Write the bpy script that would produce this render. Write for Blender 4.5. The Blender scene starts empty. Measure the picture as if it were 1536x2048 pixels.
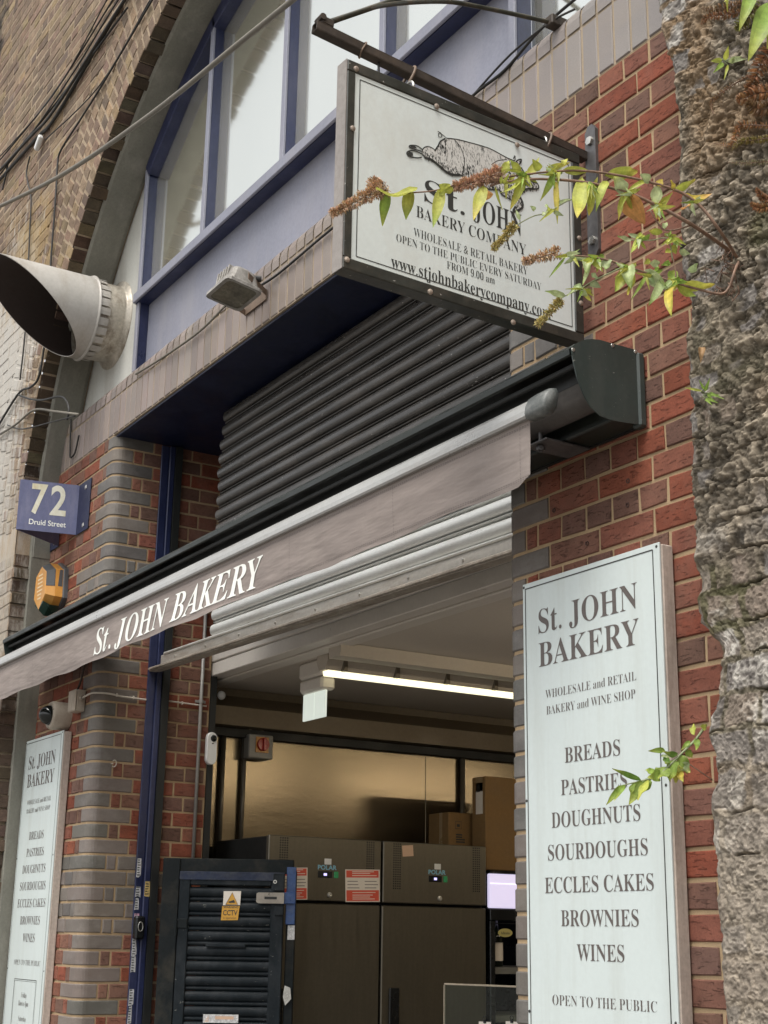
import bpy, math, random
import numpy as np
from mathutils import Vector, Matrix
random.seed(7); rng = np.random.default_rng(7)
R_ = math.radians
S = bpy.context.scene
COL = S.collection

# ------------------------------------------------------------------ camera
F_PX, YAW, PITCH, ROLL = 2863.975, 1.0174936, 0.2885183, 0.0156032
CAM = Vector((0.0, -2.5552, 1.6063))
def cam_axes():
    cy, sy, cp, sp = math.cos(YAW), math.sin(YAW), math.cos(PITCH), math.sin(PITCH)
    f = Vector((-sy*cp, cy*cp, sp)); r = Vector((cy, sy, 0)); u = r.cross(f)
    c, s = math.cos(ROLL), math.sin(ROLL)
    return c*r + s*u, -s*r + c*u, -f
_r, _u, _b = cam_axes()
cd = bpy.data.cameras.new('camera'); cam = bpy.data.objects.new('camera', cd); COL.objects.link(cam)
cam.matrix_world = Matrix(((_r.x, _u.x, _b.x, CAM.x), (_r.y, _u.y, _b.y, CAM.y), (_r.z, _u.z, _b.z, CAM.z), (0, 0, 0, 1)))
cd.sensor_fit = 'VERTICAL'; cd.sensor_height = 24.0; cd.lens = F_PX/2048*24.0; cd.clip_start = 0.05; cd.clip_end = 600
S.camera = cam

# ------------------------------------------------------------------ sky, sun, exposure (overcast)
SUN_EL, SUN_AZ = 63, 150          # azimuth measured from +Y, clockwise
w = bpy.data.worlds.new('World'); S.world = w; w.use_nodes = True
nt = w.node_tree; bg = nt.nodes['Background']
sky = nt.nodes.new('ShaderNodeTexSky'); sky.sky_type = 'NISHITA'; sky.sun_disc = False
sky.sun_elevation = R_(SUN_EL); sky.sun_rotation = R_(SUN_AZ); sky.dust_density = 4.0; sky.air_density = 1.0
hs = nt.nodes.new('ShaderNodeHueSaturation'); hs.inputs['Saturation'].default_value = 0.12
nt.links.new(sky.outputs[0], hs.inputs['Color']); nt.links.new(hs.outputs[0], bg.inputs[0]); bg.inputs[1].default_value = 0.15
ld = bpy.data.lights.new('sun', 'SUN'); ld.energy = 1.5; ld.angle = R_(26); ld.color = (1.0, 0.945, 0.865)
sun = bpy.data.objects.new('sun', ld); COL.objects.link(sun)
_sd = Vector((math.sin(R_(SUN_AZ))*math.cos(R_(SUN_EL)), math.cos(R_(SUN_AZ))*math.cos(R_(SUN_EL)), math.sin(R_(SUN_EL))))
sun.rotation_euler = _sd.to_track_quat('Z', 'Y').to_euler(); sun.location = (0, -10, 20)
S.view_settings.view_transform = 'Standard'; S.view_settings.look = 'None'
S.view_settings.exposure = 0.72; S.view_settings.gamma = 1
S.cycles.max_bounces = 8; S.cycles.diffuse_bounces = 4; S.cycles.glossy_bounces = 4; S.cycles.transmission_bounces = 6

# ------------------------------------------------------------------ measuring help: a point of the place on a plane
AX = {'X': 0, 'Y': 1, 'Z': 2}
def at(px, py, ax, val):
    d = _r*((px-768)/F_PX) + _u*(-(py-1024)/F_PX) - _b
    i = AX[ax]; t = (val-CAM[i])/d[i]
    return CAM + d*t

# ------------------------------------------------------------------ mesh builder
class MB:
    def __init__(s): s.v = []; s.f = []; s.c = []; s.m = []; s.hascol = False
    def add(s, vs, fs, col=None, mi=0):
        b = len(s.v); s.v += [tuple(p) for p in vs]
        for f in fs:
            s.f.append(tuple(b+i for i in f)); s.c.append(col if col else (1, 1, 1)); s.m.append(mi)
        if col: s.hascol = True
        return b
    def build(s, name, mats, parent=None, smooth=False):
        me = bpy.data.meshes.new(name); me.from_pydata(s.v, [], s.f); me.update()
        for m in (mats if isinstance(mats, (list, tuple)) else [mats]): me.materials.append(m)
        if any(s.m): me.polygons.foreach_set('material_index', s.m)
        if s.hascol:
            a = me.color_attributes.new('Col', 'FLOAT_COLOR', 'CORNER')
            arr = np.ones((len(me.loops), 4), np.float32)
            n = np.array([len(f) for f in s.f]); arr[:, :3] = np.repeat(np.array(s.c, np.float32), n, axis=0)
            a.data.foreach_set('color', arr.ravel())
        if smooth: me.polygons.foreach_set('use_smooth', [True]*len(me.polygons))
        o = bpy.data.objects.new(name, me); COL.objects.link(o)
        if parent is not None: adopt(o, parent)
        return o
def adopt(o, parent):
    o.parent = parent
    t = Matrix.Translation(parent.location) if parent.type == 'EMPTY' else Matrix.Identity(4)
    o.matrix_parent_inverse = t.inverted()
def tag(o, label, cat, group=None):
    o['label'] = label; o['category'] = cat
    if group: o['group'] = group
    return o
def thing(name, label, cat, loc, group=None):
    o = bpy.data.objects.new(name, None); COL.objects.link(o); o.location = loc; o.empty_display_size = 0.1
    return tag(o, label, cat, group)
def structure(o): o['kind'] = 'structure'; return o

class Fr:
    """local frame: origin, u, v, n"""
    def __init__(s, o, u, v, n=None):
        s.o = Vector(o); s.u = Vector(u).normalized(); s.v = Vector(v).normalized()
        s.n = Vector(n).normalized() if n is not None else s.u.cross(s.v).normalized()
    def p(s, a, b, c=0): return s.o + s.u*a + s.v*b + s.n*c
W = Fr((0, 0, 0), (1, 0, 0), (0, 1, 0), (0, 0, 1))
def box(mb, a0, a1, b0, b1, c0, c1, fr=W, col=None, ch=0.0, mi=0):
    """box in a frame, with chamfered edges when ch > 0"""
    lo = (min(a0, a1), min(b0, b1), min(c0, c1)); hi = (max(a0, a1), max(b0, b1), max(c0, c1))
    if ch <= 0:
        vs = [fr.p(x, y, z) for z in (lo[2], hi[2]) for y in (lo[1], hi[1]) for x in (lo[0], hi[0])]
        fs = [(0, 2, 3, 1), (4, 5, 7, 6), (0, 1, 5, 4), (2, 6, 7, 3), (0, 4, 6, 2), (1, 3, 7, 5)]
        mb.add(vs, fs, col, mi); return
    ch = min(ch, *[(hi[i]-lo[i])*0.45 for i in range(3)])
    vs = []; idx = {}
    for i in range(8):
        s = [(i >> k) & 1 for k in range(3)]
        for k in range(3):
            q = [(hi[j]-ch if s[j] else lo[j]+ch) for j in range(3)]; q[k] = hi[k] if s[k] else lo[k]
            idx[(i, k)] = len(vs); vs.append(fr.p(*q))
    fs = []
    for k in range(3):
        o1, o2 = [j for j in range(3) if j != k]
        for sd in (0, 1):
            q = [(sd << k) | (a << o1) | (b << o2) for a, b in ((0, 0), (1, 0), (1, 1), (0, 1))]
            fs.append(tuple(idx[(i, k)] for i in q))
        for a in (0, 1):
            for b in (0, 1):
                i0 = (a << o1) | (b << o2); i1 = i0 | (1 << k)
                fs.append((idx[(i0, o1)], idx[(i1, o1)], idx[(i1, o2)], idx[(i0, o2)]))
    for i in range(8): fs.append((idx[(i, 0)], idx[(i, 1)], idx[(i, 2)]))
    mb.add(vs, fs, col, mi)
def prism(mb, poly, fr, c0, c1, col=None, mi=0, caps=True):
    n = len(poly); vs = [fr.p(x, y, c0) for x, y in poly] + [fr.p(x, y, c1) for x, y in poly]
    fs = [(i, (i+1) % n, n+(i+1) % n, n+i) for i in range(n)]
    if caps: fs += [tuple(range(n))[::-1], tuple(range(n, 2*n))]
    mb.add(vs, fs, col, mi)
def tube(mb, pts, r, n=8, col=None, mi=0, cap=True):
    pts = [Vector(p) for p in pts]; m = len(pts); rs = r if isinstance(r, (list, tuple)) else [r]*m
    vs = []; a = None
    for i, p in enumerate(pts):
        t = (pts[min(i+1, m-1)] - pts[max(i-1, 0)])
        t = t.normalized() if t.length > 1e-9 else Vector((0, 0, 1))
        if a is None: a = t.orthogonal().normalized()
        a = (a - t*a.dot(t)); a = a.normalized() if a.length > 1e-6 else t.orthogonal().normalized()
        b = t.cross(a)
        for k in range(n):
            g = 2*math.pi*k/n; vs.append(p + (a*math.cos(g) + b*math.sin(g))*rs[i])
    fs = [(i*n+k, i*n+(k+1) % n, (i+1)*n+(k+1) % n, (i+1)*n+k) for i in range(m-1) for k in range(n)]
    if cap: fs += [tuple(range(n))[::-1], tuple((m-1)*n+k for k in range(n))]
    mb.add(vs, fs, col, mi)
def lathe(mb, prof, fr, n=24, col=None, mi=0, a0=0.0, a1=2*math.pi):
    full = abs(a1-a0-2*math.pi) < 1e-6; k = n if full else n+1
    vs = [fr.p(r*math.cos(a0+(a1-a0)*j/n), r*math.sin(a0+(a1-a0)*j/n), h) for r, h in prof for j in range(k)]
    fs = []
    for i in range(len(prof)-1):
        for j in range(n):
            j2 = (j+1) % k if full else j+1
            fs.append((i*k+j, i*k+j2, (i+1)*k+j2, (i+1)*k+j))
    mb.add(vs, fs, col, mi)
def disc(mb, fr, r, c=0, n=20, col=None, mi=0):
    mb.add([fr.p(r*math.cos(2*math.pi*j/n), r*math.sin(2*math.pi*j/n), c) for j in range(n)], [tuple(range(n))], col, mi)
def sweep(mb, prof, path, closed=False, col=None, mi=0, caps=True):
    """prof: list of (point offsets as function of path index) given as list of lists of points"""
    m = len(prof[0]); vs = [p for ring in prof for p in ring]
    fs = [(i*m+j, i*m+j+1, (i+1)*m+j+1, (i+1)*m+j) for i in range(len(prof)-1) for j in range(m-1)]
    mb.add(vs, fs, col, mi)
def smooth_path(pts, k=6):
    pts = [Vector(p) for p in pts]; out = []
    for i in range(len(pts)-1):
        p0 = pts[max(i-1, 0)]; p1 = pts[i]; p2 = pts[i+1]; p3 = pts[min(i+2, len(pts)-1)]
        for j in range(k):
            t = j/k
            out.append(0.5*((2*p1) + (p2-p0)*t + (2*p0-5*p1+4*p2-p3)*t*t + (3*p1-p0-3*p2+p3)*t**3))
    out.append(pts[-1]); return out
def jit(c, a=0.15):
    k = 1+random.uniform(-a, a); return tuple(max(0.0, x*k*(1+random.uniform(-a, a)*0.25)) for x in c)
def mixc(a, b, t): return tuple(a[i]*(1-t)+b[i]*t for i in range(3))

# ------------------------------------------------------------------ materials
def N(nt, t, **kw):
    n = nt.nodes.new(t)
    for k, v in kw.items():
        if k in n.inputs: n.inputs[k].default_value = v
        else: setattr(n, k, v)
    return n
def noise(nt, scale, detail=6, rough=0.6, vec=None):
    n = N(nt, 'ShaderNodeTexNoise'); n.inputs['Scale'].default_value = scale; n.inputs['Detail'].default_value = detail
    n.inputs['Roughness'].default_value = rough
    if vec is not None: nt.links.new(vec, n.inputs['Vector'])
    return n
def ramp(nt, src, stops):
    r = N(nt, 'ShaderNodeValToRGB'); e = r.color_ramp.elements
    while len(e) < len(stops): e.new(0.5)
    for el, (p, c) in zip(e, stops):
        el.position = p; el.color = c if len(c) == 4 else (*c, 1)
    nt.links.new(src, r.inputs[0]); return r
def mixn(nt, fac, a, b, mode='MIX'):
    m = N(nt, 'ShaderNodeMix', data_type='RGBA', blend_type=mode)
    for s, k in ((fac, 0), (a, 6), (b, 7)):
        if hasattr(s, 'is_output') or isinstance(s, bpy.types.NodeSocket): nt.links.new(s, m.inputs[k])
        elif k == 0: m.inputs[0].default_value = s
        else: m.inputs[k].default_value = (*s, 1) if len(s) == 3 else s
    return m.outputs[2]
def mapped(nt, scale):
    tc = N(nt, 'ShaderNodeTexCoord'); mp = N(nt, 'ShaderNodeMapping'); mp.inputs['Scale'].default_value = scale
    nt.links.new(tc.outputs['Object'], mp.inputs['Vector']); return mp.outputs[0]
def mat(name, col=(0.5, 0.5, 0.5), rough=0.6, metal=0.0, attr=False, var=0.25, vs=(6, 6, 6), fine=60.0, bump=0.15, bs=(90, 90, 90), bd=0.002,
        dirt=None, dirt_amt=0.5, dirt_vs=(3, 3, 1.2), rvar=0.15, spec=0.5, emit=None, estr=0.0, chips=None, chip_amt=0.0):
    m = bpy.data.materials.new(name); m.use_nodes = True; nt = m.node_tree; b = nt.nodes['Principled BSDF']
    b.inputs['Roughness'].default_value = rough; b.inputs['Metallic'].default_value = metal
    b.inputs['Specular IOR Level'].default_value = spec
    if attr:
        a = N(nt, 'ShaderNodeVertexColor'); a.layer_name = 'Col'; base = a.outputs[0]
        if col != (1, 1, 1): base = mixn(nt, 1.0, base, col, 'MULTIPLY')
    else:
        rgb = N(nt, 'ShaderNodeRGB'); rgb.outputs[0].default_value = (*col, 1); base = rgb.outputs[0]
    n1 = noise(nt, 1.0, 8, 0.65, mapped(nt, vs))
    n2 = noise(nt, fine, 4, 0.7, mapped(nt, (1, 1, 1)))
    k1 = ramp(nt, n1.outputs[0], [(0.25, (1-var,)*3), (0.75, (1+var,)*3)])
    base = mixn(nt, 1.0, base, k1.outputs[0], 'MULTIPLY')
    k2 = ramp(nt, n2.outputs[0], [(0.3, (1-var*0.7,)*3), (0.7, (1+var*0.7,)*3)])
    base = mixn(nt, 1.0, base, k2.outputs[0], 'MULTIPLY')
    if dirt:
        nd = noise(nt, 1.0, 10, 0.7, mapped(nt, dirt_vs)); kd = ramp(nt, nd.outputs[0], [(0.48, (0, 0, 0)), (0.68, (dirt_amt,)*3)])
        base = mixn(nt, kd.outputs[0], base, dirt)
    if chips:
        nc = noise(nt, 1.0, 6, 0.75, mapped(nt, (38, 38, 60))); kc = ramp(nt, nc.outputs[0], [(0.66-0.06*chip_amt, (0, 0, 0)), (0.68, (1, 1, 1))])
        base = mixn(nt, kc.outputs[0], base, chips)
    nt.links.new(base, b.inputs['Base Color'])
    if rvar:
        kr = ramp(nt, n1.outputs[0], [(0.3, (max(rough-rvar, 0.03),)*3), (0.7, (min(rough+rvar, 1.0),)*3)])
        nt.links.new(kr.outputs[0], b.inputs['Roughness'])
    if bump:
        n3 = noise(nt, 1.0, 6, 0.7, mapped(nt, bs)); bp = N(nt, 'ShaderNodeBump'); bp.inputs['Strength'].default_value = bump; bp.inputs['Distance'].default_value = bd
        nt.links.new(n3.outputs[0], bp.inputs['Height']); nt.links.new(bp.outputs[0], b.inputs['Normal'])
    if emit:
        b.inputs['Emission Color'].default_value = (*emit, 1); b.inputs['Emission Strength'].default_value = estr
    return m
# wire-cut face bricks: long shallow creases across the face
def brick_mat(name, crease=0.9, var=0.28, rough=0.85, blotch=None, blotch_amt=0.5):
    m = mat(name, (1, 1, 1), rough, attr=True, var=var, vs=(14, 14, 22), fine=170, bump=0, rvar=0.05, spec=0.25, dirt=blotch, dirt_amt=blotch_amt, dirt_vs=(2.2, 2.2, 2.2))
    nt = m.node_tree; b = nt.nodes['Principled BSDF']
    nv = noise(nt, 1.0, 5, 0.62, mapped(nt, (26, 26, 120))); nv.inputs['Distortion'].default_value = 0.5; wv = ramp(nt, nv.outputs[0], [(0.36, (0, 0, 0)), (0.42, (1, 1, 1))])
    nf = noise(nt, 1.0, 6, 0.75, mapped(nt, (190, 190, 230)))
    b1 = N(nt, 'ShaderNodeBump'); b1.inputs['Strength'].default_value = crease; b1.inputs['Distance'].default_value = 0.004; nt.links.new(wv.outputs[0], b1.inputs['Height'])
    b2 = N(nt, 'ShaderNodeBump'); b2.inputs['Strength'].default_value = 0.7; b2.inputs['Distance'].default_value = 0.002
    nt.links.new(nf.outputs[0], b2.inputs['Height']); nt.links.new(b1.outputs[0], b2.inputs['Normal']); nt.links.new(b2.outputs[0], b.inputs['Normal'])
    return m
M = {}
M['red'] = brick_mat('red_brick', blotch=(0.23, 0.15, 0.115), blotch_amt=0.45)
M['blue'] = mat('blue_brick', (1, 1, 1), 0.48, attr=True, var=0.16, vs=(9, 9, 18), fine=220, bump=0.22, bs=(130, 130, 150), spec=0.3, dirt=(0.30, 0.28, 0.26), dirt_amt=0.35, dirt_vs=(5, 5, 9))
M['mortar'] = mat('mortar', (0.38, 0.275, 0.165), 0.9, var=0.2, vs=(7, 7, 7), fine=260, bump=0.5, bs=(300, 300, 300), spec=0.2)
M['soldier'] = mat('lintel_brick', (1, 1, 1), 0.5, attr=True, var=0.12, vs=(5, 5, 9), fine=240, bump=0.3, bs=(210, 210, 210), dirt=(0.30, 0.25, 0.20), dirt_amt=0.35, dirt_vs=(2, 2, 6))
M['mortar_grey'] = mat('mortar_grey', (0.36, 0.29, 0.21), 0.9, var=0.2, fine=240, bump=0.4, bs=(300, 300, 300), spec=0.2)
M['old'] = brick_mat('old_stock_brick', crease=0.5, var=0.42, rough=0.9, blotch=(0.10, 0.075, 0.055), blotch_amt=0.65)
M['oldmortar'] = mat('old_mortar', (0.35, 0.275, 0.195), 0.95, var=0.25, vs=(3, 3, 3), fine=120, bump=0.6, bs=(120, 120, 120), spec=0.15, dirt=(0.20, 0.15, 0.10), dirt_amt=0.6, dirt_vs=(2, 2, 2))
def stain(m, spots):
    # lime bloom and soot on the old wall: patches with a shape of their own, broken up by noise
    nt = m.node_tree; b = nt.nodes['Principled BSDF']; src = b.inputs['Base Color'].links[0].from_socket
    tc = N(nt, 'ShaderNodeTexCoord')
    for (x, z, rx, rz, col, amt, nscale) in spots:
        mp = N(nt, 'ShaderNodeMapping'); mp.inputs['Location'].default_value = (-x/rx, 0, -z/rz); mp.inputs['Scale'].default_value = (1/rx, 0.0, 1/rz); nt.links.new(tc.outputs['Object'], mp.inputs['Vector'])
        ln = N(nt, 'ShaderNodeVectorMath', operation='LENGTH'); nt.links.new(mp.outputs[0], ln.inputs[0])
        nz = noise(nt, 1.0, 9, 0.72, mapped(nt, nscale)); ad = N(nt, 'ShaderNodeMath', operation='MULTIPLY_ADD'); ad.inputs[1].default_value = 3.4; ad.inputs[2].default_value = -1.7; nt.links.new(nz.outputs[0], ad.inputs[0])
        sm = N(nt, 'ShaderNodeMath', operation='ADD'); nt.links.new(ln.outputs['Value'], sm.inputs[0]); nt.links.new(ad.outputs[0], sm.inputs[1])
        r = ramp(nt, sm.outputs[0], [(0.55, (amt,)*3), (1.0, (0, 0, 0))]); src = mixn(nt, r.outputs[0], src, col)
    nt.links.new(src, b.inputs['Base Color'])
for _k in ('old', 'oldmortar'):
    stain(M[_k], [(-8.25, 5.15, 0.55, 0.85, (0.50, 0.47, 0.42), 0.85, (14, 14, 4)), (-8.4, 4.3, 0.55, 1.3, (0.46, 0.44, 0.40), 0.8, (20, 20, 3)), (-8.0, 3.3, 0.25, 1.0, (0.40, 0.37, 0.32), 0.6, (12, 12, 4)), (-8.05, 5.6, 0.5, 0.4, (0.36, 0.25, 0.11), 0.6, (5, 5, 5)), (-9.9, 8.6, 1.0, 1.0, (0.018, 0.017, 0.015), 0.95, (1.5, 1.5, 1.5))])
M['strip'] = mat('painted_cement', (0.17, 0.165, 0.135), 0.7, var=0.18, vs=(4, 4, 4), fine=90, bump=0.25, dirt=(0.32, 0.30, 0.26), dirt_amt=0.4, dirt_vs=(9, 9, 3))
M['panelwhite'] = mat('white_sheet', (0.50, 0.50, 0.46), 0.55, var=0.1, vs=(2, 2, 1), bump=0.05, dirt=(0.22, 0.18, 0.13), dirt_amt=0.35, dirt_vs=(7, 7, 0.8))
M['steel'] = mat('galvanised', (0.50, 0.51, 0.49), 0.42, 0.75, var=0.16, vs=(14, 14, 14), fine=80, bump=0.06, dirt=(0.22, 0.17, 0.12), dirt_amt=0.5, dirt_vs=(4, 4, 4))
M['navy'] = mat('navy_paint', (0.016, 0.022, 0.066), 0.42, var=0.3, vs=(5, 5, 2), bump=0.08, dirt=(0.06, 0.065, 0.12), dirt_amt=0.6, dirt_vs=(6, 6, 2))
M['paleblue'] = mat('pale_blue_paint', (0.235, 0.242, 0.295), 0.55, var=0.14, vs=(2.5, 2.5, 1.0), bump=0.07, dirt=(0.31, 0.30, 0.33), dirt_amt=0.6, dirt_vs=(4, 4, 0.9))  # pale blue for street-facing window faces; the frame sides are navy
M['darkgreen'] = mat('dark_green_steel', (0.013, 0.017, 0.014), 0.42, var=0.25, vs=(6, 6, 6), bump=0.06, dirt=(0.035, 0.038, 0.03), dirt_amt=0.5, dirt_vs=(3, 3, 3))
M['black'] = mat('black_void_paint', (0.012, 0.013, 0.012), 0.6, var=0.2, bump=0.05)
M['alu'] = mat('grey_aluminium', (0.40, 0.40, 0.385), 0.38, 0.35, var=0.1, vs=(2, 2, 6), bump=0.05, dirt=(0.26, 0.235, 0.21), dirt_amt=0.45, dirt_vs=(3, 20, 20))
M['cloth'] = mat('taupe_canvas', (0.235, 0.198, 0.178), 0.85, var=0.1, vs=(3, 3, 8), fine=500, bump=0.25, bs=(900, 900, 900), bd=0.0006, dirt=(0.30, 0.26, 0.23), dirt_amt=0.4, dirt_vs=(6, 6, 3))
_nt = M['cloth'].node_tree; _bs = _nt.nodes['Principled BSDF']; _tc = N(_nt, 'ShaderNodeTexCoord'); _mp = N(_nt, 'ShaderNodeMapping'); _mp.inputs['Rotation'].default_value = (0, 0.9, 0); _mp.inputs['Scale'].default_value = (3.0, 3.0, 15.0)
_nt.links.new(_tc.outputs['Object'], _mp.inputs['Vector']); _nz = noise(_nt, 1.0, 3, 0.5, _mp.outputs[0]); _bp = N(_nt, 'ShaderNodeBump'); _bp.inputs['Strength'].default_value = 0.55; _bp.inputs['Distance'].default_value = 0.02
_nt.links.new(_nz.outputs[0], _bp.inputs['Height']); _nt.links.new(_bs.inputs["Normal"].links[0].from_socket, _bp.inputs['Normal']); _nt.links.new(_bp.outputs[0], _bs.inputs["Normal"])
M['cream'] = mat('cream_letters', (0.78, 0.79, 0.74), 0.7, var=0.06, fine=300, bump=0.1)
M['board'] = mat('white_board', (0.555, 0.615, 0.60), 0.42, var=0.035, vs=(2, 2, 1), bump=0.03, dirt=(0.44, 0.465, 0.425), dirt_amt=0.35, dirt_vs=(16, 16, 1.3))
M['signface'] = mat('sign_face', (0.69, 0.74, 0.715), 0.5, var=0.05, vs=(4, 4, 2), bump=0.03, dirt=(0.50, 0.46, 0.38), dirt_amt=0.3, dirt_vs=(5, 5, 2.2))
M['ink'] = mat('ink', (0.035, 0.036, 0.032), 0.6, var=0.15, bump=0)
M['brownink'] = mat('board_lettering', (0.105, 0.088, 0.08), 0.6, var=0.1, bump=0)
M['wood'] = mat('weathered_wood', (0.46, 0.39, 0.335), 0.85, var=0.2, vs=(40, 40, 2), bump=0.5, bs=(160, 160, 8), dirt=(0.20, 0.15, 0.12), dirt_amt=0.6, dirt_vs=(22, 22, 3))
M['rust'] = mat('rusty_steel', (0.052, 0.040, 0.031), 0.6, 0.3, var=0.35, vs=(16, 16, 16), bump=0.25, dirt=(0.11, 0.078, 0.055), dirt_amt=0.5, dirt_vs=(14, 14, 14))
M['frame'] = mat('sign_frame_paint', (0.034, 0.036, 0.030), 0.45, var=0.3, vs=(8, 8, 8), bump=0.12, dirt=(0.10, 0.08, 0.06), dirt_amt=0.5, dirt_vs=(10, 10, 10), chips=(0.45, 0.43, 0.4), chip_amt=0.2)
M['frameedge'] = mat('sign_frame_edge', (0.26, 0.235, 0.215), 0.6, var=0.2, vs=(6, 6, 3), bump=0.1, dirt=(0.13, 0.10, 0.08), dirt_amt=0.5)
M['platesteel'] = mat('grey_steel_plate', (0.13, 0.125, 0.125), 0.45, 0.4, var=0.3, vs=(12, 12, 6), bump=0.1)
M['zinc'] = mat('zinc_bolt', (0.55, 0.54, 0.50), 0.35, 0.8, var=0.2, bump=0)
M['white'] = mat('white_plastic', (0.68, 0.68, 0.66), 0.4, var=0.05, bump=0.02)
M['cable'] = mat('black_cable', (0.018, 0.017, 0.015), 0.6, var=0.2, bump=0.1)
M['tancable'] = mat('grey_cable', (0.16, 0.145, 0.115), 0.6, var=0.2, bump=0.1)
M['whitecable'] = mat('cream_cable', (0.52, 0.47, 0.40), 0.5, var=0.1, bump=0.05)
M['yellow'] = mat('yellow_plastic', (0.60, 0.28, 0.055), 0.4, var=0.1, bump=0.02, dirt=(0.55, 0.36, 0.14), dirt_amt=0.5)
M['lens'] = mat('dark_lens', (0.01, 0.012, 0.011), 0.08, var=0, bump=0, rvar=0)
M['asphalt'] = mat('pavement', (0.16, 0.15, 0.138), 0.9, var=0.3, vs=(1, 1, 1), fine=40, bump=0.4, bs=(50, 50, 50))
M['gate'] = mat('gate_paint', (0.010, 0.0145, 0.018), 0.48, spec=0.16, var=0.3, vs=(7, 7, 5), bump=0.1, dirt=(0.05, 0.055, 0.06), dirt_amt=0.5, dirt_vs=(7, 7, 4), chips=(0.22, 0.22, 0.2), chip_amt=0.15)
M['ceiling'] = mat('ceiling_panel', (0.55, 0.50, 0.43), 0.5, var=0.06, vs=(1, 1, 1), bump=0.02)
M['trimwhite'] = mat('white_trim', (0.62, 0.58, 0.52), 0.4, var=0.06, bump=0.03)
M['stainless'] = mat('stainless_sheet', (0.235, 0.19, 0.125), 0.24, 0.85, var=0.06, vs=(0.8, 0.8, 3), fine=40, bump=0.12, bs=(0.9, 0.9, 2.2), bd=0.012, rvar=0.03)
M['fridge'] = mat('fridge_steel', (0.145, 0.13, 0.10), 0.36, 0.7, var=0.08, vs=(60, 60, 4), bump=0.03, rvar=0.05)
M['card'] = mat('cardboard', (0.21, 0.122, 0.045), 0.8, var=0.12, bump=0.1)
M['glossblack'] = mat('black_gloss', (0.010, 0.011, 0.012), 0.25, var=0.2, bump=0)
def glass(name, tint=(0.8, 0.9, 0.85), refl=1.0):
    m = bpy.data.materials.new(name); m.use_nodes = True; nt = m.node_tree; nt.nodes.remove(nt.nodes['Principled BSDF'])
    t = N(nt, 'ShaderNodeBsdfTransparent'); t.inputs[0].default_value = (*tint, 1); g = N(nt, 'ShaderNodeBsdfGlossy'); g.inputs['Roughness'].default_value = 0.03
    fr = N(nt, 'ShaderNodeFresnel'); fr.inputs[0].default_value = 1.35; mx = N(nt, 'ShaderNodeMixShader')
    nt.links.new(fr.outputs[0], mx.inputs[0]); nt.links.new(t.outputs[0], mx.inputs[1]); nt.links.new(g.outputs[0], mx.inputs[2])
    nt.links.new(mx.outputs[0], nt.nodes['Material Output'].inputs[0]); return m
M['clear'] = glass('clear_sheet', (0.86, 0.92, 0.88))
def pane_mat():
    # obscured film behind coated glass: a pale ground under a mirror-like outer face
    m = bpy.data.materials.new('coated_window_glass'); m.use_nodes = True; nt = m.node_tree; b = nt.nodes['Principled BSDF']
    n1 = noise(nt, 1.0, 6, 0.6, mapped(nt, (1.5, 1.5, 0.8))); k = ramp(nt, n1.outputs[0], [(0.3, (0.48, 0.45, 0.33)), (0.7, (0.60, 0.57, 0.44))])
    nt.links.new(k.outputs[0], b.inputs['Base Color']); b.inputs['Roughness'].default_value = 0.5
    g = N(nt, 'ShaderNodeBsdfGlossy'); g.inputs['Roughness'].default_value = 0.085; g.inputs[0].default_value = (0.93, 0.97, 0.95, 1)
    
    mx = N(nt, 'ShaderNodeMixShader'); mx.inputs[0].default_value = 0.78
    nt.links.new(b.outputs[0], mx.inputs[1]); nt.links.new(g.outputs[0], mx.inputs[2]); nt.links.new(mx.outputs[0], nt.nodes['Material Output'].inputs[0])
    return m
M['pane'] = pane_mat()

M['condgrey'] = mat('conduit_grey', (0.30, 0.29, 0.27), 0.5, 0.3, var=0.15, bump=0.05)
M['bulkhead'] = mat('bulkhead', (0.17, 0.135, 0.09), 0.5, 0.2, var=0.12, bump=0.03)
# ------------------------------------------------------------------ lettering (built-in vector font, Times-like mathematical letters)
def serif(s, up, lo, dg=0x1D7CE):
    o = ''
    for ch in s:
        if 'A' <= ch <= 'Z': o += chr(up+ord(ch)-65)
        elif 'a' <= ch <= 'z': o += chr(lo+ord(ch)-97)
        elif '0' <= ch <= '9': o += chr(dg+ord(ch)-48)
        else: o += ch
    return o
STY = {'bold': (0x1D400, 0x1D41A), 'bolditalic': (0x1D468, 0x1D482)}
def glyphs(s, style='bold', offset=0.0, space=1.0):
    cu = bpy.data.curves.new('lettering', 'FONT'); cu.body = serif(s, *STY[style]) if style in STY else s
    cu.offset = offset; cu.resolution_u = 4; cu.space_character = space
    o = bpy.data.objects.new('lettering', cu); COL.objects.link(o)
    dg = bpy.context.evaluated_depsgraph_get(); me = bpy.data.meshes.new_from_object(o.evaluated_get(dg))
    v = np.array([q.co[:] for q in me.vertices]); f = [tuple(p.vertices) for p in me.polygons]
    bpy.data.objects.remove(o); bpy.data.curves.remove(cu); bpy.data.meshes.remove(me)
    return v, f
_caps = {}
def text(mb, s, fr, x0, x1, base, cap, style='bold', offset=0.0, lift=0.001, fn=None, col=None, mi=0, space=1.0):
    v, f = glyphs(s, style, offset, space)
    key = (style, offset)
    if key not in _caps: _caps[key] = glyphs('H', style, offset)[0][:, 1].max()
    sy = cap/_caps[key]; xa, xb = v[:, 0].min(), v[:, 0].max()
    sx = (x1-x0)/(xb-xa)
    pts = []
    for p in v:
        a = x0+(p[0]-xa)*sx; b = base+p[1]*sy
        pts.append(fr.p(a, b, lift + (fn(a, b) if fn else 0)))
    mb.add(pts, f, col, mi)
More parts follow.
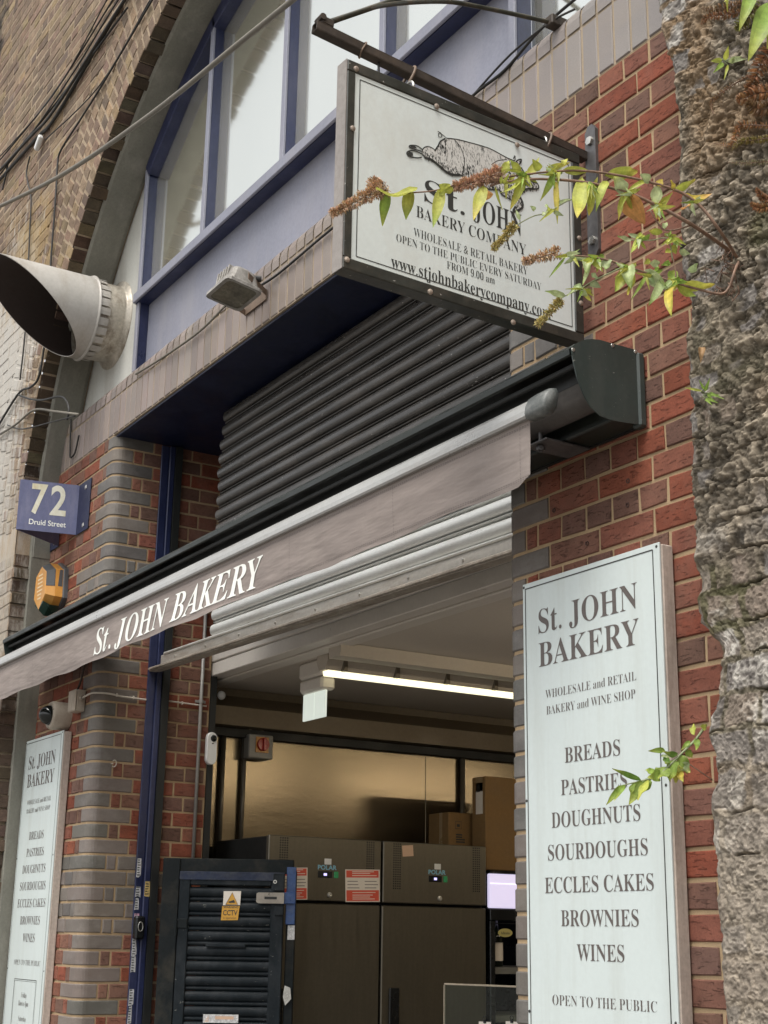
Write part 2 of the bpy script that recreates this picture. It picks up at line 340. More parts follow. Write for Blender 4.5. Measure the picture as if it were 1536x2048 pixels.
def outline(mb, pts, fr, wd, lift=0.001, closed=False, taper=False):
    """flat ink stroke along 2-D points"""
    pts = [Vector((p[0], p[1])) for p in pts]; n = len(pts); L = []; Rr = []
    for i in range(n):
        a = pts[(i-1) % n] if (closed or i > 0) else pts[i]; b = pts[(i+1) % n] if (closed or i < n-1) else pts[i]
        t = (b-a); t = t.normalized() if t.length > 1e-9 else Vector((1, 0)); q = Vector((-t.y, t.x))
        k = wd*(0.25+0.75*math.sin(math.pi*(i+0.4)/n)) if taper else wd
        L.append(pts[i]+q*k/2); Rr.append(pts[i]-q*k/2)
    vs = [fr.p(p.x, p.y, lift) for p in L] + [fr.p(p.x, p.y, lift) for p in Rr]
    m = n if closed else n-1
    mb.add(vs, [(i, (i+1) % n, n+(i+1) % n, n+i) for i in range(m)])

# ================================================================== the setting
Z0 = 4.15                       # underside of the lintel course
CR = 0.075                      # brick course
JL, JR = -6.855, -3.428         # the two jambs of the opening
YV = -0.20                      # face of the old viaduct
AC, AR = Vector((-5.0, 0, 3.65)), 2.79
AXL, AXR = -7.775, -2.402         # arch jambs
g = MB(); g.add([(-150, -150, 0), (150, -150, 0), (150, 150, 0), (-150, 150, 0)], [(0, 1, 2, 3)])
structure(g.build('ground', M['asphalt']))

# ---- bricks
RED = [(0.235, 0.072, 0.042), (0.21, 0.062, 0.036), (0.205, 0.078, 0.052), (0.18, 0.088, 0.062), (0.155, 0.085, 0.065), (0.135, 0.074, 0.056)]
BLUE = [(0.155, 0.134, 0.117), (0.135, 0.122, 0.108), (0.168, 0.142, 0.123), (0.118, 0.110, 0.099)]
def redcol(header):
    return jit(random.choice(RED[2:] if header and random.random() < 0.72 else RED[:4]), 0.12)
def brick(mb, fr, u0, u1, v0, v1, col, ch=0.003, back=-0.014, pr=None, mi=0, sidecol=None, rag=0.0019):
    pr = random.uniform(-0.0012, 0.0018) if pr is None else pr
    j = lambda: random.uniform(-rag, rag)
    c4 = [(u0, v0), (u1, v0), (u1, v1), (u0, v1)]; s4 = [(1, 1), (-1, 1), (-1, -1), (1, -1)]
    o = [(a+j(), b+j()) for a, b in c4]
    vs = [fr.p(a, b, back) for a, b in o] + [fr.p(a, b, pr-ch) for a, b in o] + [fr.p(a+s[0]*ch, b+s[1]*ch, pr) for (a, b), s in zip(o, s4)]
    fs = [(0, 1, 5, 4), (1, 2, 6, 5), (2, 3, 7, 6), (3, 0, 4, 7)]
    mb.add(vs, fs, sidecol or col, mi)
    mb.add(vs, [(4, 5, 9, 8), (5, 6, 10, 9), (6, 7, 11, 10), (7, 4, 8, 11), (8, 9, 10, 11)], col, mi)
def corner_path(J, sgn, a, b, off=0.0, r=0.055):
    """plan path: front face from J+sgn*a, round the bullnose, into the reveal to depth b. sgn -1: pier lies left of the jamb"""
    p = [(J+sgn*a, off)]; cx, cy = J+sgn*r, r; rr = r-off
    for i in range(7):
        t = math.pi/2*i/6
        p.append((cx-sgn*rr*math.sin(t), cy-rr*math.cos(t)))
    p.append((J+sgn*off, b)); return p
def corner_brick(mb, J, sgn, a, b, v0, v1, col):
    ch = 0.004; o = random.uniform(-0.001, 0.0015)
    rings = [(v0, 0.012), (v0, ch-o), (v0+ch, -o), (v1-ch, -o), (v1, ch-o), (v1, 0.012)]
    P = [corner_path(J, sgn, a, b, off) for _, off in rings]; n = len(P[0]); vs = [(x, y, Z0+z) for (z, _), q in zip(rings, P) for x, y in q]
    fs = [(i*n+k, i*n+k+1, (i+1)*n+k+1, (i+1)*n+k) for i in range(len(rings)-1) for k in range(n-1)]
    fs += [tuple(i*n for i in range(len(rings))), tuple(i*n+n-1 for i in range(len(rings)))[::-1]]
    mb.add(vs, fs, col)
def brick_pier(name, label, J, sgn, far, rows, blue_rows, reveal):
    red, blu, mo = MB(), MB(), MB()
    FF = Fr((0, 0, Z0), (1, 0, 0), (0, 0, 1), (0, -1, 0)); FV = Fr((J, 0, Z0), (0, 1, 0), (0, 0, 1), (-sgn, 0, 0))
    for k in range(rows):
        v0, v1 = -CR*(k+1)+0.0053, -CR*k-0.0053; hdr = k % 2 == 0; allblue = k in blue_rows
        a, b = (0.1025, 0.215) if hdr else (0.215, 0.1025)
        corner_brick(blu, J, sgn, a, b, v0, v1, jit(random.choice(BLUE), 0.08))
        flip = sgn < 0
        base = Fr((J, 0, Z0), (1, 0, 0), (0, 0, 1), (0, -1, 0))
        def run2(fr, start, end, header, flip):
            u = start+0.010; first = True; n = 0
            while u < end-0.02:
                L = min(0.046 if (first and header) else (0.1025 if header else 0.215), end-u)
                u0, u1 = (-u-L, -u) if flip else (u, u+L)
                bl = allblue and n < (3 if header else 1)
                (brick(blu, fr, u0, u1, v0, v1, jit(random.choice(BLUE), 0.08), ch=0.004) if bl else brick(red, fr, u0, u1, v0, v1, redcol(header)))
                u += L+0.010; first = False; n += 1
        run2(base, a, abs(far-J), hdr, flip)
        run2(FV, b, reveal, not hdr, False)
    zb = -CR*rows; ring = corner_path(J, sgn, abs(far-J), reveal, 0.0045); n = len(ring)
    mo.add([(x, y, Z0+zb) for x, y in ring]+[(x, y, Z0) for x, y in ring], [(i, i+1, n+i+1, n+i) for i in range(n-1)])
    mo.add([(far, 0.0045, Z0+zb), (far, reveal, Z0+zb), (far, reveal, Z0), (far, 0.0045, Z0)], [(0, 1, 2, 3)])
    mo.add([(far, reveal, Z0+zb), (J, reveal, Z0+zb), (J, reveal, Z0), (far, reveal, Z0)], [(0, 1, 2, 3)])
    t = thing(name, label, 'brick pier', ((J+far)/2, 0.2, 0))
    red.build('red_brickwork', M['red'], t); blu.build('blue_bullnose_corner', M['blue'], t, smooth=False); mo.build('mortar_bed', M['mortar'], t)
    return t
PIER_R = brick_pier('brick_pier', 'red brick pier behind the large white board, with rounded blue-grey corner bricks', JR, 1, -2.2, 55, set(range(10, 14)) | set(range(29, 34)), 0.6)
brick_pier('brick_pier', 'red brick pier under the blue number plate, with rounded corner bricks beside the navy post', JL, -1, -7.79, 55, set(range(9, 13)) | set(range(29, 34)), 0.62)

for px, py in ((1256, 962), (1108, 1021), (1174, 1087), (1255, 1010)):
    p = at(px, py, 'Y', -0.001); b = MB(); lathe(b, [(0.0075, 0), (0.0065, 0.0025), (0.0045, 0.002), (0.004, -0.006), (0.0, -0.006)], Fr(p, (1, 0, 0), (0, 0, 1), (0, -1, 0)), 12); b.build('wall_plug', mat('wall_plug', (0.09, 0.05, 0.04), 0.8), PIER_R)
# ---- lintel course of upright grey bricks with a rounded top course
t = thing('lintel_course', 'grey upright brick course with a rounded top, running above the roller shutter', 'brick lintel', (-5, 0, Z0))
FF = Fr((0, 0, Z0), (1, 0, 0), (0, 0, 1), (0, -1, 0)); sb, rb, mo = MB(), MB(), MB()
SOL = [(0.245, 0.198, 0.172), (0.225, 0.182, 0.16), (0.26, 0.215, 0.19), (0.21, 0.172, 0.152)]
x = AXL-0.02
while x < -2.25:
    c = jit(random.choice(SOL), 0.07)
    f_ = min(1, max(0, (x+4.2)/1.6)); c = mixc(c, jit((0.265, 0.248, 0.236), 0.06), 0.8*f_)
    brick(sb, FF, x, x+0.065, 0.005, 0.214, c, ch=0.003, rag=0.001)
    pr = [(0.0, 0.224), (0.0, 0.262)] + [(0.062-0.062*math.cos(a), 0.262+0.062*math.sin(a)) for a in (0.4, 0.8, 1.2, 1.57)] + [(0.13, 0.33)]
    n = len(pr); o = random.uniform(-0.001, 0.001)
    vs = [(xx, y+o, Z0+z) for xx in (x, x+0.065) for y, z in pr]; rb.add(vs, [(i, i+1, n+i+1, n+i) for i in range(n-1)], jit(c, 0.05))
    x += 0.075
pr = [(0.004, -0.0), (0.004, 0.262)] + [(0.062-0.059*math.cos(a), 0.262+0.059*math.sin(a)) for a in (0.4, 0.8, 1.2, 1.57)] + [(0.13, 0.325), (0.13, 0.0), (0.004, 0.0)]
n = len(pr); mo.add([(xx, y, Z0+z) for xx in (AXL-0.03, -2.2) for y, z in pr], [(i, i+1, n+i+1, n+i) for i in range(n-1)])
sb.build('upright_bricks', M['soldier'], t); rb.build('rounded_coping_bricks', M['soldier'], t); mo.build('mortar_bed', M['mortar_grey'], t)
# steel beam carrying it
b = MB(); box(b, JL-0.1, JR+0.1, 0.012, 0.62, Z0-0.014, Z0-0.002, ch=0.002); box(b, JL-0.05, JR+0.05, 0.135, 0.15, Z0, Z0+0.3)
tag(b.build('lintel_beam', mat('lintel_paint', (0.004, 0.008, 0.033), 0.5, var=0.3, bump=0.1)), 'dark navy steel plate under the grey upright brick course', 'steel beam')

# ---- viaduct: old stock brick wall with arch rings
OLD = [(0.235, 0.172, 0.118), (0.215, 0.152, 0.106), (0.195, 0.140, 0.10), (0.25, 0.182, 0.118), (0.215, 0.146, 0.106), (0.165, 0.120, 0.092), (0.268, 0.195, 0.115)]
vd = thing('railway_viaduct', 'old brown brick viaduct wall with an arch, strung with black cables', 'viaduct', (-8.5, YV, 0))
wb, ab, mo, sf = MB(), MB(), MB(), MB()
FO = Fr((0, YV, 0), (1, 0, 0), (0, 0, 1), (0, -1, 0)); NR = 5; RO = AR+0.115*NR
ZS = AC.z + math.sqrt(max(0, AR**2-(AXL-AC.x)**2))   # springing
def xlim(z):
    if z < ZS-0.25: return AXL
    d = RO**2-(z-AC.z)**2
    return min(AXL-0.0 if z < ZS else 9, AC.x-math.sqrt(d)) if d > 0 else 3.0
z = 0.30; k = 0
while z < 9.6:
    xe = xlim(z+0.03); x = xe; hdr = k % 2 == 0
    x -= 0.0 if not hdr else 0.0
    first = True
    while x > -11.2:
        L = (0.1075 if hdr else 0.22)
        if first and hdr: L *= random.choice((1.0, 0.55))
        if x < -5.4:
            u1 = x + (random.uniform(-0.022, -0.003) if first and z < ZS else 0)
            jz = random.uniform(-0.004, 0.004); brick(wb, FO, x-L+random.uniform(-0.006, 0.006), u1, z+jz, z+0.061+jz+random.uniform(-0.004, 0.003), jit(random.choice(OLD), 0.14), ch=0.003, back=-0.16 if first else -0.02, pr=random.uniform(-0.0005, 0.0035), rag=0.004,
                  sidecol=jit((0.085, 0.06, 0.042), 0.3) if first else None)  # jamb sides darker: soot, and some shade mixed into the colour
        x -= L+0.011; first = False
    mo.add([(-16, YV+0.001, z-0.006), (xe-0.03, YV+0.001, z-0.006), (xe-0.03, YV+0.001, z+0.069), (-16, YV+0.001, z+0.069)], [(0, 1, 2, 3)])
    if xe < AC.x:
        xr = 2*AC.x-xe if z >= ZS-0.25 else 99
        if xr < 3 and z > 5.2: mo.add([(xr, YV+0.001, z-0.006), (6, YV+0.001, z-0.006), (6, YV+0.001, z+0.069), (xr, YV+0.001, z+0.069)], [(0, 1, 2, 3)])
    z += CR; k += 1
th0 = math.pi-math.asin(max(-1, min(1, (ZS-0.12-AC.z)/AR)))
for r in range(NR):
    Ri = AR+0.115*r; th = th0 + random.uniform(-0.01, 0.01)
    while th > 0.28:
        da = 0.066/(Ri+0.05); gp = 0.0105/(Ri+0.05)
        e = Vector((math.cos(th-da/2), 0, math.sin(th-da/2))); tn = Vector((-e.z, 0, e.x))
        fr = Fr(AC+Vector((0, YV, 0))+e*Ri, e, tn, (0, -1, 0)); j0 = random.uniform(-0.018, 0.01) if r == 0 else 0
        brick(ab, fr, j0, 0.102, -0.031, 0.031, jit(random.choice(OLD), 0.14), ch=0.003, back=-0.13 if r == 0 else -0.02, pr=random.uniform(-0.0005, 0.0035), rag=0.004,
              sidecol=jit((0.075, 0.055, 0.038), 0.45) if r == 0 else None)  # soffit faces darker: soot, with shade also put into the colour
        th -= da+gp
NA = 60
def arcpt(th, R, y): return (AC.x+R*math.cos(th), y, AC.z+R*math.sin(th))
ths = [th0+0.06-(th0+0.06-0.25)*i/NA for i in range(NA+1)]
sf.add([arcpt(t_, AR+0.012, y) for t_ in ths for y in (YV+0.008, 0.3)], [(2*i, 2*i+1, 2*i+3, 2*i+2) for i in range(NA)])
sf.add([arcpt(t_, R, YV+0.0015) for t_ in ths for R in (AR+0.012, RO+0.02)], [(2*i, 2*i+1, 2*i+3, 2*i+2) for i in range(NA)])
sf.add([(AXL-0.032, YV+0.002, 0.3), (AXL-0.032, 0.2, 0.3), (AXL-0.032, 0.2, ZS), (AXL-0.032, YV+0.002, ZS)], [(0, 1, 2, 3)])
wb.build('brickwork', M['old'], vd); ab.build('arch_ring', M['old'], vd); mo.build('mortar_bed', M['oldmortar'], vd); sf.build('soffit_bed', M['oldmortar'], vd)
# cement lining round the inside of the arch
st = MB(); ri, rj = AR-0.022, AR+0.02
pf = [(ri+0.012, YV+0.085), (ri, YV+0.10), (ri, 0.055), (ri+0.01, 0.075)]
st.add([arcpt(t_, R, y) for t_ in ths for R, y in pf], [(4*i+k, 4*i+k+1, 4*i+4+k+1, 4*i+4+k) for i in range(NA) for k in range(3)])
st.add([arcpt(ths[0], R, y) for R, y in [(ri+0.012, YV+0.085), (ri, YV+0.1), (ri, 0.055), (ri+0.06, 0.055), (ri+0.06, YV+0.085)]], [(0, 1, 2, 3, 4)])
box(st, AXL-0.03, AXL+0.004, YV+0.085, 0.03, 0.2, ZS+0.02, ch=0.006)
tag(st.build('arch_lining', M['strip'], None, smooth=False), 'smooth grey-green cement lining round the inside of the old brick arch', 'arch lining')

# ---- old stone pier on the right: a rough displaced sheet that returns round its ragged edge
def vnoise(shape, px, py, seed):
    g_ = np.random.default_rng(seed); a = g_.random((int(shape[0]/px)+3, int(shape[1]/py)+3))
    i = np.arange(shape[0])/px; j = np.arange(shape[1])/py; i0 = i.astype(int); j0 = j.astype(int); fi = i-i0; fj = j-j0
    fi = fi*fi*(3-2*fi); fj = fj*fj*(3-2*fj); fi = fi[:, None]; fj = fj[None]
    A = a[np.ix_(i0, j0)]; B = a[np.ix_(i0+1, j0)]; C = a[np.ix_(i0, j0+1)]; D = a[np.ix_(i0+1, j0+1)]
    return (A*(1-fi)+B*fi)*(1-fj)+(C*(1-fi)+D*fi)*fj
def stone_pier():
    st_ = 0.002; s = np.arange(-0.20, 0.66, st_); zz = np.arange(0.85, 4.55, st_); ns, nz = len(s), len(zz); sh = (nz, ns)
    # worn blocks of uneven courses, half smothered in crumbling mortar
    V = lambda a, b, sd: vnoise(sh, a/1000.0/st_, b/1000.0/st_, sd)                # cell size in millimetres
    EP = ((1303, -40), (1310, 0), (1321, 56), (1330, 94), (1339, 131), (1345, 164), (1350, 187), (1356, 223), (1357, 293), (1356, 351), (1362, 387), (1355, 433), (1357, 484), (1356, 526), (1372, 580), (1382, 648), (1370, 678), (1372, 723), (1374, 773), (1378, 810), (1374, 838), (1380, 893), (1376, 951), (1380, 992), (1386, 1041), (1384, 1122), (1394, 1142), (1397, 1155), (1392, 1205), (1395, 1242), (1416, 1263), (1444, 1289), (1448, 1314), (1433, 1369), (1436, 1399), (1420, 1430), (1412, 1470), (1428, 1513), (1430, 1564), (1418, 1588), (1418, 1634), (1423, 1690), (1430, 1711), (1428, 1754), (1430, 1821), (1438, 1875), (1439, 1955), (1446, 1990), (1446, 2060))
    _e = [at(px, py, 'Y', YV) for px, py in EP]; _e.sort(key=lambda p: p.z)
    edge_off = np.interp(zz, [p.z for p in _e], [p.x for p in _e])-AXR-0.006+(V(16, 1e6, 41)[:, 0]-0.5)*0.008
    wob = (V(240, 280, 5)-0.5)*0.035 + (V(56, 56, 6)-0.5)*0.016 + (V(16, 16, 61)-0.5)*0.007
    zc = zz[:, None]+wob; ci = np.floor(zc/0.082); cf = zc/0.082-ci
    offs = np.array([random.random() for _ in range(90)]); lens = np.array([random.choice((0.12, 0.14, 0.23, 0.24)) for _ in range(90)])
    o = offs[ci.astype(int) % 90]; ln = lens[ci.astype(int) % 90]; xc = s[None]+wob*1.2+o; bi = np.floor(xc/ln); bf = (xc/ln-bi)
    hid = np.sin(ci*12.9898+bi*78.233)*43758.5453; hid = hid-np.floor(hid)
    dz = np.minimum(cf, 1-cf)*0.082; dx = np.minimum(bf, 1-bf)*ln; d = np.minimum(dz, dx)
    n_xl = V(420, 300, 14); n_l = V(130, 110, 31); n_m = V(46, 42, 13); n_c = V(19, 17, 11); n_c2 = V(10, 10, 17); n_f = V(5.5, 5.5, 12); n_g = V(3.4, 3.4, 18)
    upper = np.clip((zz[:, None]-1.9)/0.9, 0.12, 1)
    jw = 0.003+0.017*n_l*upper+0.003*n_m
    crumb_cover = np.clip((n_l*0.6+n_xl*0.5+n_m*0.45-0.74)*9, 0, 1)*np.clip(upper*1.3-0.12, 0, 1); amp = 0.45+1.1*np.clip(V(300, 240, 55)*1.3-0.25, 0, 1)
    edge = np.clip((d-jw)/0.005, 0, 1)
    k = edge*(1-crumb_cover)                                               # 1: bare stone, 0: mortar
    crev = np.exp(-((n_c-0.47)/0.05)**2)*0.007+np.exp(-((n_c2-0.48)/0.07)**2)*0.0042
    lump = np.maximum(0, n_m-0.35)*0.020+amp*(np.maximum(0, n_c-0.35)*0.019+np.maximum(0, n_c2-0.3)*0.011)+(n_f-0.5)*0.0048
    joint_h = (lump-crev*amp-0.004)*(0.45+0.55*upper)+0.002*(n_g-0.5)-0.001*(1-upper)
    block_h = 0.002+0.0035*(hid-0.5)+0.009*(n_m-0.5)+0.0055*(n_c-0.5)+0.004*(n_c2-0.5)+0.0032*(n_f-0.5)+0.0018*(n_g-0.5)
    pits = np.clip((n_c2*0.55+n_c*0.45-0.62)*9, 0, 1)*0.006
    h = joint_h*(1-k)+(block_h-pits)*k
    crack = np.exp(-((cf-0.02)/0.03)**2)*np.clip((V(240, 100, 15)-0.58)*6, 0, 1)
    h = (h-0.016*crack)*(1-0.5*np.exp(-(s/0.03)**2))[None]
    # plan profile: reveal, rounded arris, face
    r = 0.03; px_ = np.where(s < 0, AXR, AXR+s); py_ = np.where(s < 0, YV-s, YV)
    ang = np.clip((s+r)/(2*r), 0, 1)*math.pi/2
    inr = (s > -r) & (s < r)
    cx, cy = AXR+r, YV+r
    px_ = np.where(inr, cx-r*np.cos(ang), np.where(s <= -r, AXR, AXR+s)); py_ = np.where(inr, cy-r*np.sin(ang), np.where(s <= -r, YV-s, YV))
    nx = np.where(inr, -np.cos(ang), np.where(s <= -r, -1.0, 0.0)); ny = np.where(inr, -np.sin(ang), np.where(s <= -r, 0.0, -1.0))
    fall = np.exp(-np.abs(s)/0.10)[None]*np.where(zz < 3.55, 1, 1)[:, None]
    X = px_[None]+nx[None]*h+fall*edge_off[:, None]; Y = py_[None]+ny[None]*h; Zg = np.repeat(zz[:, None], ns, 1)
    co = np.stack([X, Y, Zg], -1).reshape(-1, 3).astype(np.float32)
    idx = np.arange(nz*ns).reshape(nz, ns); q = np.stack([idx[:-1, :-1], idx[:-1, 1:], idx[1:, 1:], idx[1:, :-1]], -1).reshape(-1, 4)
    me = bpy.data.meshes.new('stone_pier'); me.vertices.add(len(co)); me.vertices.foreach_set('co', co.ravel())
    me.loops.add(q.size); me.loops.foreach_set('vertex_index', q.ravel().astype(np.int32)); me.polygons.add(len(q))
    me.polygons.foreach_set('loop_start', np.arange(0, q.size, 4, dtype=np.int32)); me.update(); me.validate()
    tone = np.array([[0.225, 0.196, 0.168], [0.20, 0.182, 0.165], [0.25, 0.215, 0.175], [0.18, 0.163, 0.15], [0.215, 0.175, 0.14]])
    bc = tone[(hid*4.99).astype(int)]; mc = np.array([0.168, 0.142, 0.108])[None, None]*(0.35+1.25*n_c[..., None])*(0.6+0.8*n_c2[..., None])*(0.8+0.4*n_l[..., None])
    col = bc*(k[..., None])*(0.7+0.6*n_c2[..., None])+mc*(1-k[..., None])
    pale = np.clip((V(120, 100, 21)*0.6+n_m*0.35+n_c2*0.3-0.74)*6, 0, 1)[..., None]*np.clip(k+0.15, 0, 1)[..., None]; col = col*(1-0.8*pale)+np.array([0.50, 0.47, 0.42])*0.8*pale
    warm = np.clip((V(180, 150, 26)-0.55)*4, 0, 1)[..., None]*(1-k[..., None]); col = col*(1-0.5*warm)+np.array([0.26, 0.165, 0.085])*0.5*warm
    moss = np.clip((V(170, 260, 22)-0.62)*5, 0, 1)[..., None]*(1-k[..., None]); col = col*(1-0.6*moss)+np.array([0.085, 0.085, 0.035])*0.6*moss
    low = np.clip((2.25-zz[:, None, None])/0.5, 0, 1); col = col*(1-0.65*low)+np.array([0.30, 0.258, 0.205])*(0.55+0.8*n_c2[..., None])*0.65*low
    a = me.color_attributes.new('Col', 'FLOAT_COLOR', 'POINT'); arr = np.ones((nz*ns, 4), np.float32); arr[:, :3] = col.reshape(-1, 3); a.data.foreach_set('color', arr.ravel())
    me.polygons.foreach_set('use_smooth', [True]*len(me.polygons))
    me.materials.append(mat('worn_stone', (1, 1, 1), 0.95, attr=True, var=0.22, vs=(30, 30, 30), fine=260, bump=0.7, bs=(330, 330, 330), bd=0.003, spec=0.12))
    ob = bpy.data.objects.new('stone_pier', me); COL.objects.link(ob)
    tag(ob, 'rough worn stone pier of the old viaduct, crumbling mortar, plants growing out of it', 'stone pier')
    # plain wall carrying on beyond
    return ob
stone_pier()
mo = MB(); box(mo, AXR+0.645, 5.0, YV+0.004, 0.4, 0, 5.2); box(mo, AXR+0.03, AXR+0.64, YV+0.03, 0.4, 0, 0.9); box(mo, AXR+0.03, AXR+0.64, YV+0.02, 0.4, 4.53, 5.2)
adopt(mo.build('pier_wall', M['oldmortar']), vd)

# ================================================================== arched window
YW = 0.10
aw = thing('arched_window', 'arched window of pale reflecting panes in blue frames above the grey brick course', 'window', (-5, 0.1, 4.48))
def arch_z(x, R=AR-0.03): return AC.z+math.sqrt(max(0.0, R*R-(x-AC.x)**2))
ZSILL = 4.90
MU = [at(q[0], q[1], 'Y', 0.05).x+0.018 for q in ((273.5, 590), (405, 360), (562, 210), (759, 0), (1016, 60))]
# spandrel sheet below the sill
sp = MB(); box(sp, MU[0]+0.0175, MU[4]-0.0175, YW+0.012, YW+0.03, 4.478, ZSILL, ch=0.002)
sp.build('spandrel_panel', M['paleblue'], aw)
lip = MB(); box(lip, -6.93, -2.4, YW-0.03, YW+0.012, 4.474, 4.492, ch=0.003); lip.build('bottom_flashing', M['paleblue'], aw)
# sill: pale blue front, navy underside set back
si = MB(); box(si, MU[0]-0.02, MU[4]-0.0185, 0.030, 0.046, ZSILL-0.004, ZSILL+0.052, ch=0.004); si.build('sill_front', M['paleblue'], aw)
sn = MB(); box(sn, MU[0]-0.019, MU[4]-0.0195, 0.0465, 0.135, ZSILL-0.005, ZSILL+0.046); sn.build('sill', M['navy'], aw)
for i, x in enumerate(MU):
    zt = arch_z(x)-0.02; zb = 4.495 if i in (0, 4) else ZSILL+0.054
    f_ = MB(); box(f_, x-0.018, x+0.018, 0.050, 0.064, zb, zt, ch=0.003); f = f_.build('mullion', M['paleblue'], aw)
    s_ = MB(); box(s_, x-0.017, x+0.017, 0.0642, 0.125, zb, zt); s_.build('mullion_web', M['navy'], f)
# curved head frame and panes
hd = MB(); R1 = AR-0.03
xs = [AC.x+R1*math.cos(t_) for t_ in ths]; 
ang = [t_ for t_ in ths if AC.x+R1*math.cos(t_) > MU[0]-0.05]
# straight head segments between mullions, as the frame is faceted
HX = [MU[0]] + [m_ for a_, b_ in zip(MU[:-1], MU[1:]) for m_ in ((a_+b_)/2, b_)]
for a, b_ in zip(HX[:-1], HX[1:]):
    p, q = Vector((a, 0, arch_z(a)-0.01)), Vector((b_, 0, arch_z(b_)-0.01)); u = (q-p).normalized(); v = Vector((-u.z, 0, u.x))
    fr = Fr(p, u, v, (0, -1, 0)); box(hd, -0.01, (q-p).length+0.01, -0.06, 0.03, -0.125, -0.048, fr, ch=0.004)
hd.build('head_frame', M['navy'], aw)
for a, b_ in zip(MU[:-1], MU[1:]):
    n = 8; pts = [(a+0.0175, ZSILL+0.04), (b_-0.0175, ZSILL+0.04)] + [(b_-0.0175+(a-b_+0.035)*j/n, arch_z(b_-0.0175+(a-b_+0.035)*j/n)-0.015) for j in range(n+1)]
    pb = MB(); prism(pb, pts, Fr((0, 0.112, 0), (1, 0, 0), (0, 0, 1), (0, -1, 0)), -0.006, 0.0); pb.build('pane', M['pane'], aw)
pb = MB(); prism(pb, [(-3.44, 4.5), (-2.45, 4.5), (-2.45, 4.6), (-3.44, 5.9)], Fr((0, YW+0.05, 0), (1, 0, 0), (0, 0, 1), (0, -1, 0)), -0.006, 0.0); pb.build('pane', M['pane'], aw)
# white sheet between the arch and the first mullion
n = 12; xa, xb = AXL+0.03, MU[0]-0.022
pts = [(xa, 4.47), (xb, 4.47)] + [(xb+(xa-xb)*j/n, max(4.47, arch_z(xb+(xa-xb)*j/n, AR+0.0))) for j in range(n+1)]
ws = MB(); prism(ws, pts, Fr((0, 0.085, 0), (1, 0, 0), (0, 0, 1), (0, -1, 0)), -0.02, 0.0)
ws = tag(ws.build('sheet_panel', M['panelwhite']), 'pale grey sheet panel beside the arch, with the exhaust duct fixed through it', 'panel')
for q in ((253, 436), (247, 480), (240, 590), (233, 690)):
    p = at(q[0], q[1], 'Y', 0.083); s_ = MB(); lathe(s_, [(0.007, 0), (0.006, 0.003), (0.0, 0.004)], Fr(p, (1, 0, 0), (0, 0, 1), (0, -1, 0)), 10); s_.build('screw', M['rust'], ws)

# ================================================================== exhaust duct
def duct():
    yb = 0.085; c = Vector((-7.222, yb, 4.925)); R = 0.222
    t = thing('exhaust_duct', 'large pale metal exhaust duct with a slanted open mouth, stained at its collar', 'duct', c)
    fr = Fr(c, (1, 0, 0), (0, 0, 1), (0, -1, 0)); n = 64
    fl = MB(); lathe(fl, [(R+0.035, 0.0), (R+0.035, 0.006), (R+0.004, 0.012), (R+0.002, 0.03)], fr, n); fl.build('flange', M['ductdirty'], t, True)
    b = MB(); lathe(b, [(R, 0.0), (R, 0.16), (R+0.002, 0.176)], fr, n); b.build('spigot', M['ductdirty'], t, True)
    # clip tabs round the joint
    tb = MB()
    for k in range(26):
        a0 = 2*math.pi*k/26+random.uniform(-0.02, 0.02); a1 = a0+0.16+random.uniform(0, 0.05); o = random.uniform(0.003, 0.009); h0 = 0.116+random.uniform(-0.006, 0.01)
        vs = [fr.p((R+q)*math.cos(g_), (R+q)*math.sin(g_), h) for g_ in (a0, (a0+a1)/2, a1) for h, q in ((h0, 0.004+o), (0.182, 0.012))]
        tb.add(vs, [(0, 1, 3, 2), (2, 3, 5, 4)])
    tb.build('clip_tab', M['ductpaint'], t)
    # cowl: sheet tube cut on a slant, slightly wider
    Rc = R+0.014; cw = MB(); ce = MB(); L0 = 0.176; rings = 14
    def cut(a): # length of the sheet at angle a: long on top and away from the street camera
        return 0.50 - 0.265*math.cos(a+1.498)
    vs = []; vi = []
    for i in range(rings+1):
        for k in range(n):
            a = 2*math.pi*k/n; h = L0+(cut(a)-L0)*i/rings
            vs.append(fr.p(Rc*math.cos(a), Rc*math.sin(a), h)); vi.append(fr.p((Rc-0.004)*math.cos(a), (Rc-0.004)*math.sin(a), h))
    q = [(i*n+k, i*n+(k+1) % n, (i+1)*n+(k+1) % n, (i+1)*n+k) for i in range(rings) for k in range(n)]
    cw.add(vs, q); cw.add([vs[rings*n+k] for k in range(n)]+[vi[rings*n+k] for k in range(n)], [(k, (k+1) % n, n+(k+1) % n, n+k) for k in range(n)])
    o = cw.build('cowl', M['ductpaint'], t, True)
    ce.add(vi, [f[::-1] for f in q]); ce.build('lining', M['ductinside'], t, True)
    bd = MB(); lathe(bd, [(Rc, L0-0.004), (Rc+0.010, L0), (Rc+0.010, L0+0.006), (Rc, L0+0.012)], fr, n); bd.build('rolled_bead', M['ductpaint'], t, True)
    bk = MB(); disc(bk, fr, R, 0.02, n); bk.build('damper', M['black'], t)
M['ductpaint'] = mat('duct_paint', (0.42, 0.40, 0.365), 0.42, 0.1, var=0.1, vs=(4, 4, 4), bump=0.05, dirt=(0.28, 0.235, 0.18), dirt_amt=0.5, dirt_vs=(3, 9, 3))
M['ductdirty'] = mat('duct_stained', (0.46, 0.42, 0.35), 0.45, 0.3, var=0.25, vs=(8, 8, 8), bump=0.08, dirt=(0.10, 0.06, 0.03), dirt_amt=0.85, dirt_vs=(5, 9, 6))
M['ductinside'] = mat('duct_lining', (0.030, 0.019, 0.015), 0.7, var=0.2, bump=0.1)
duct()

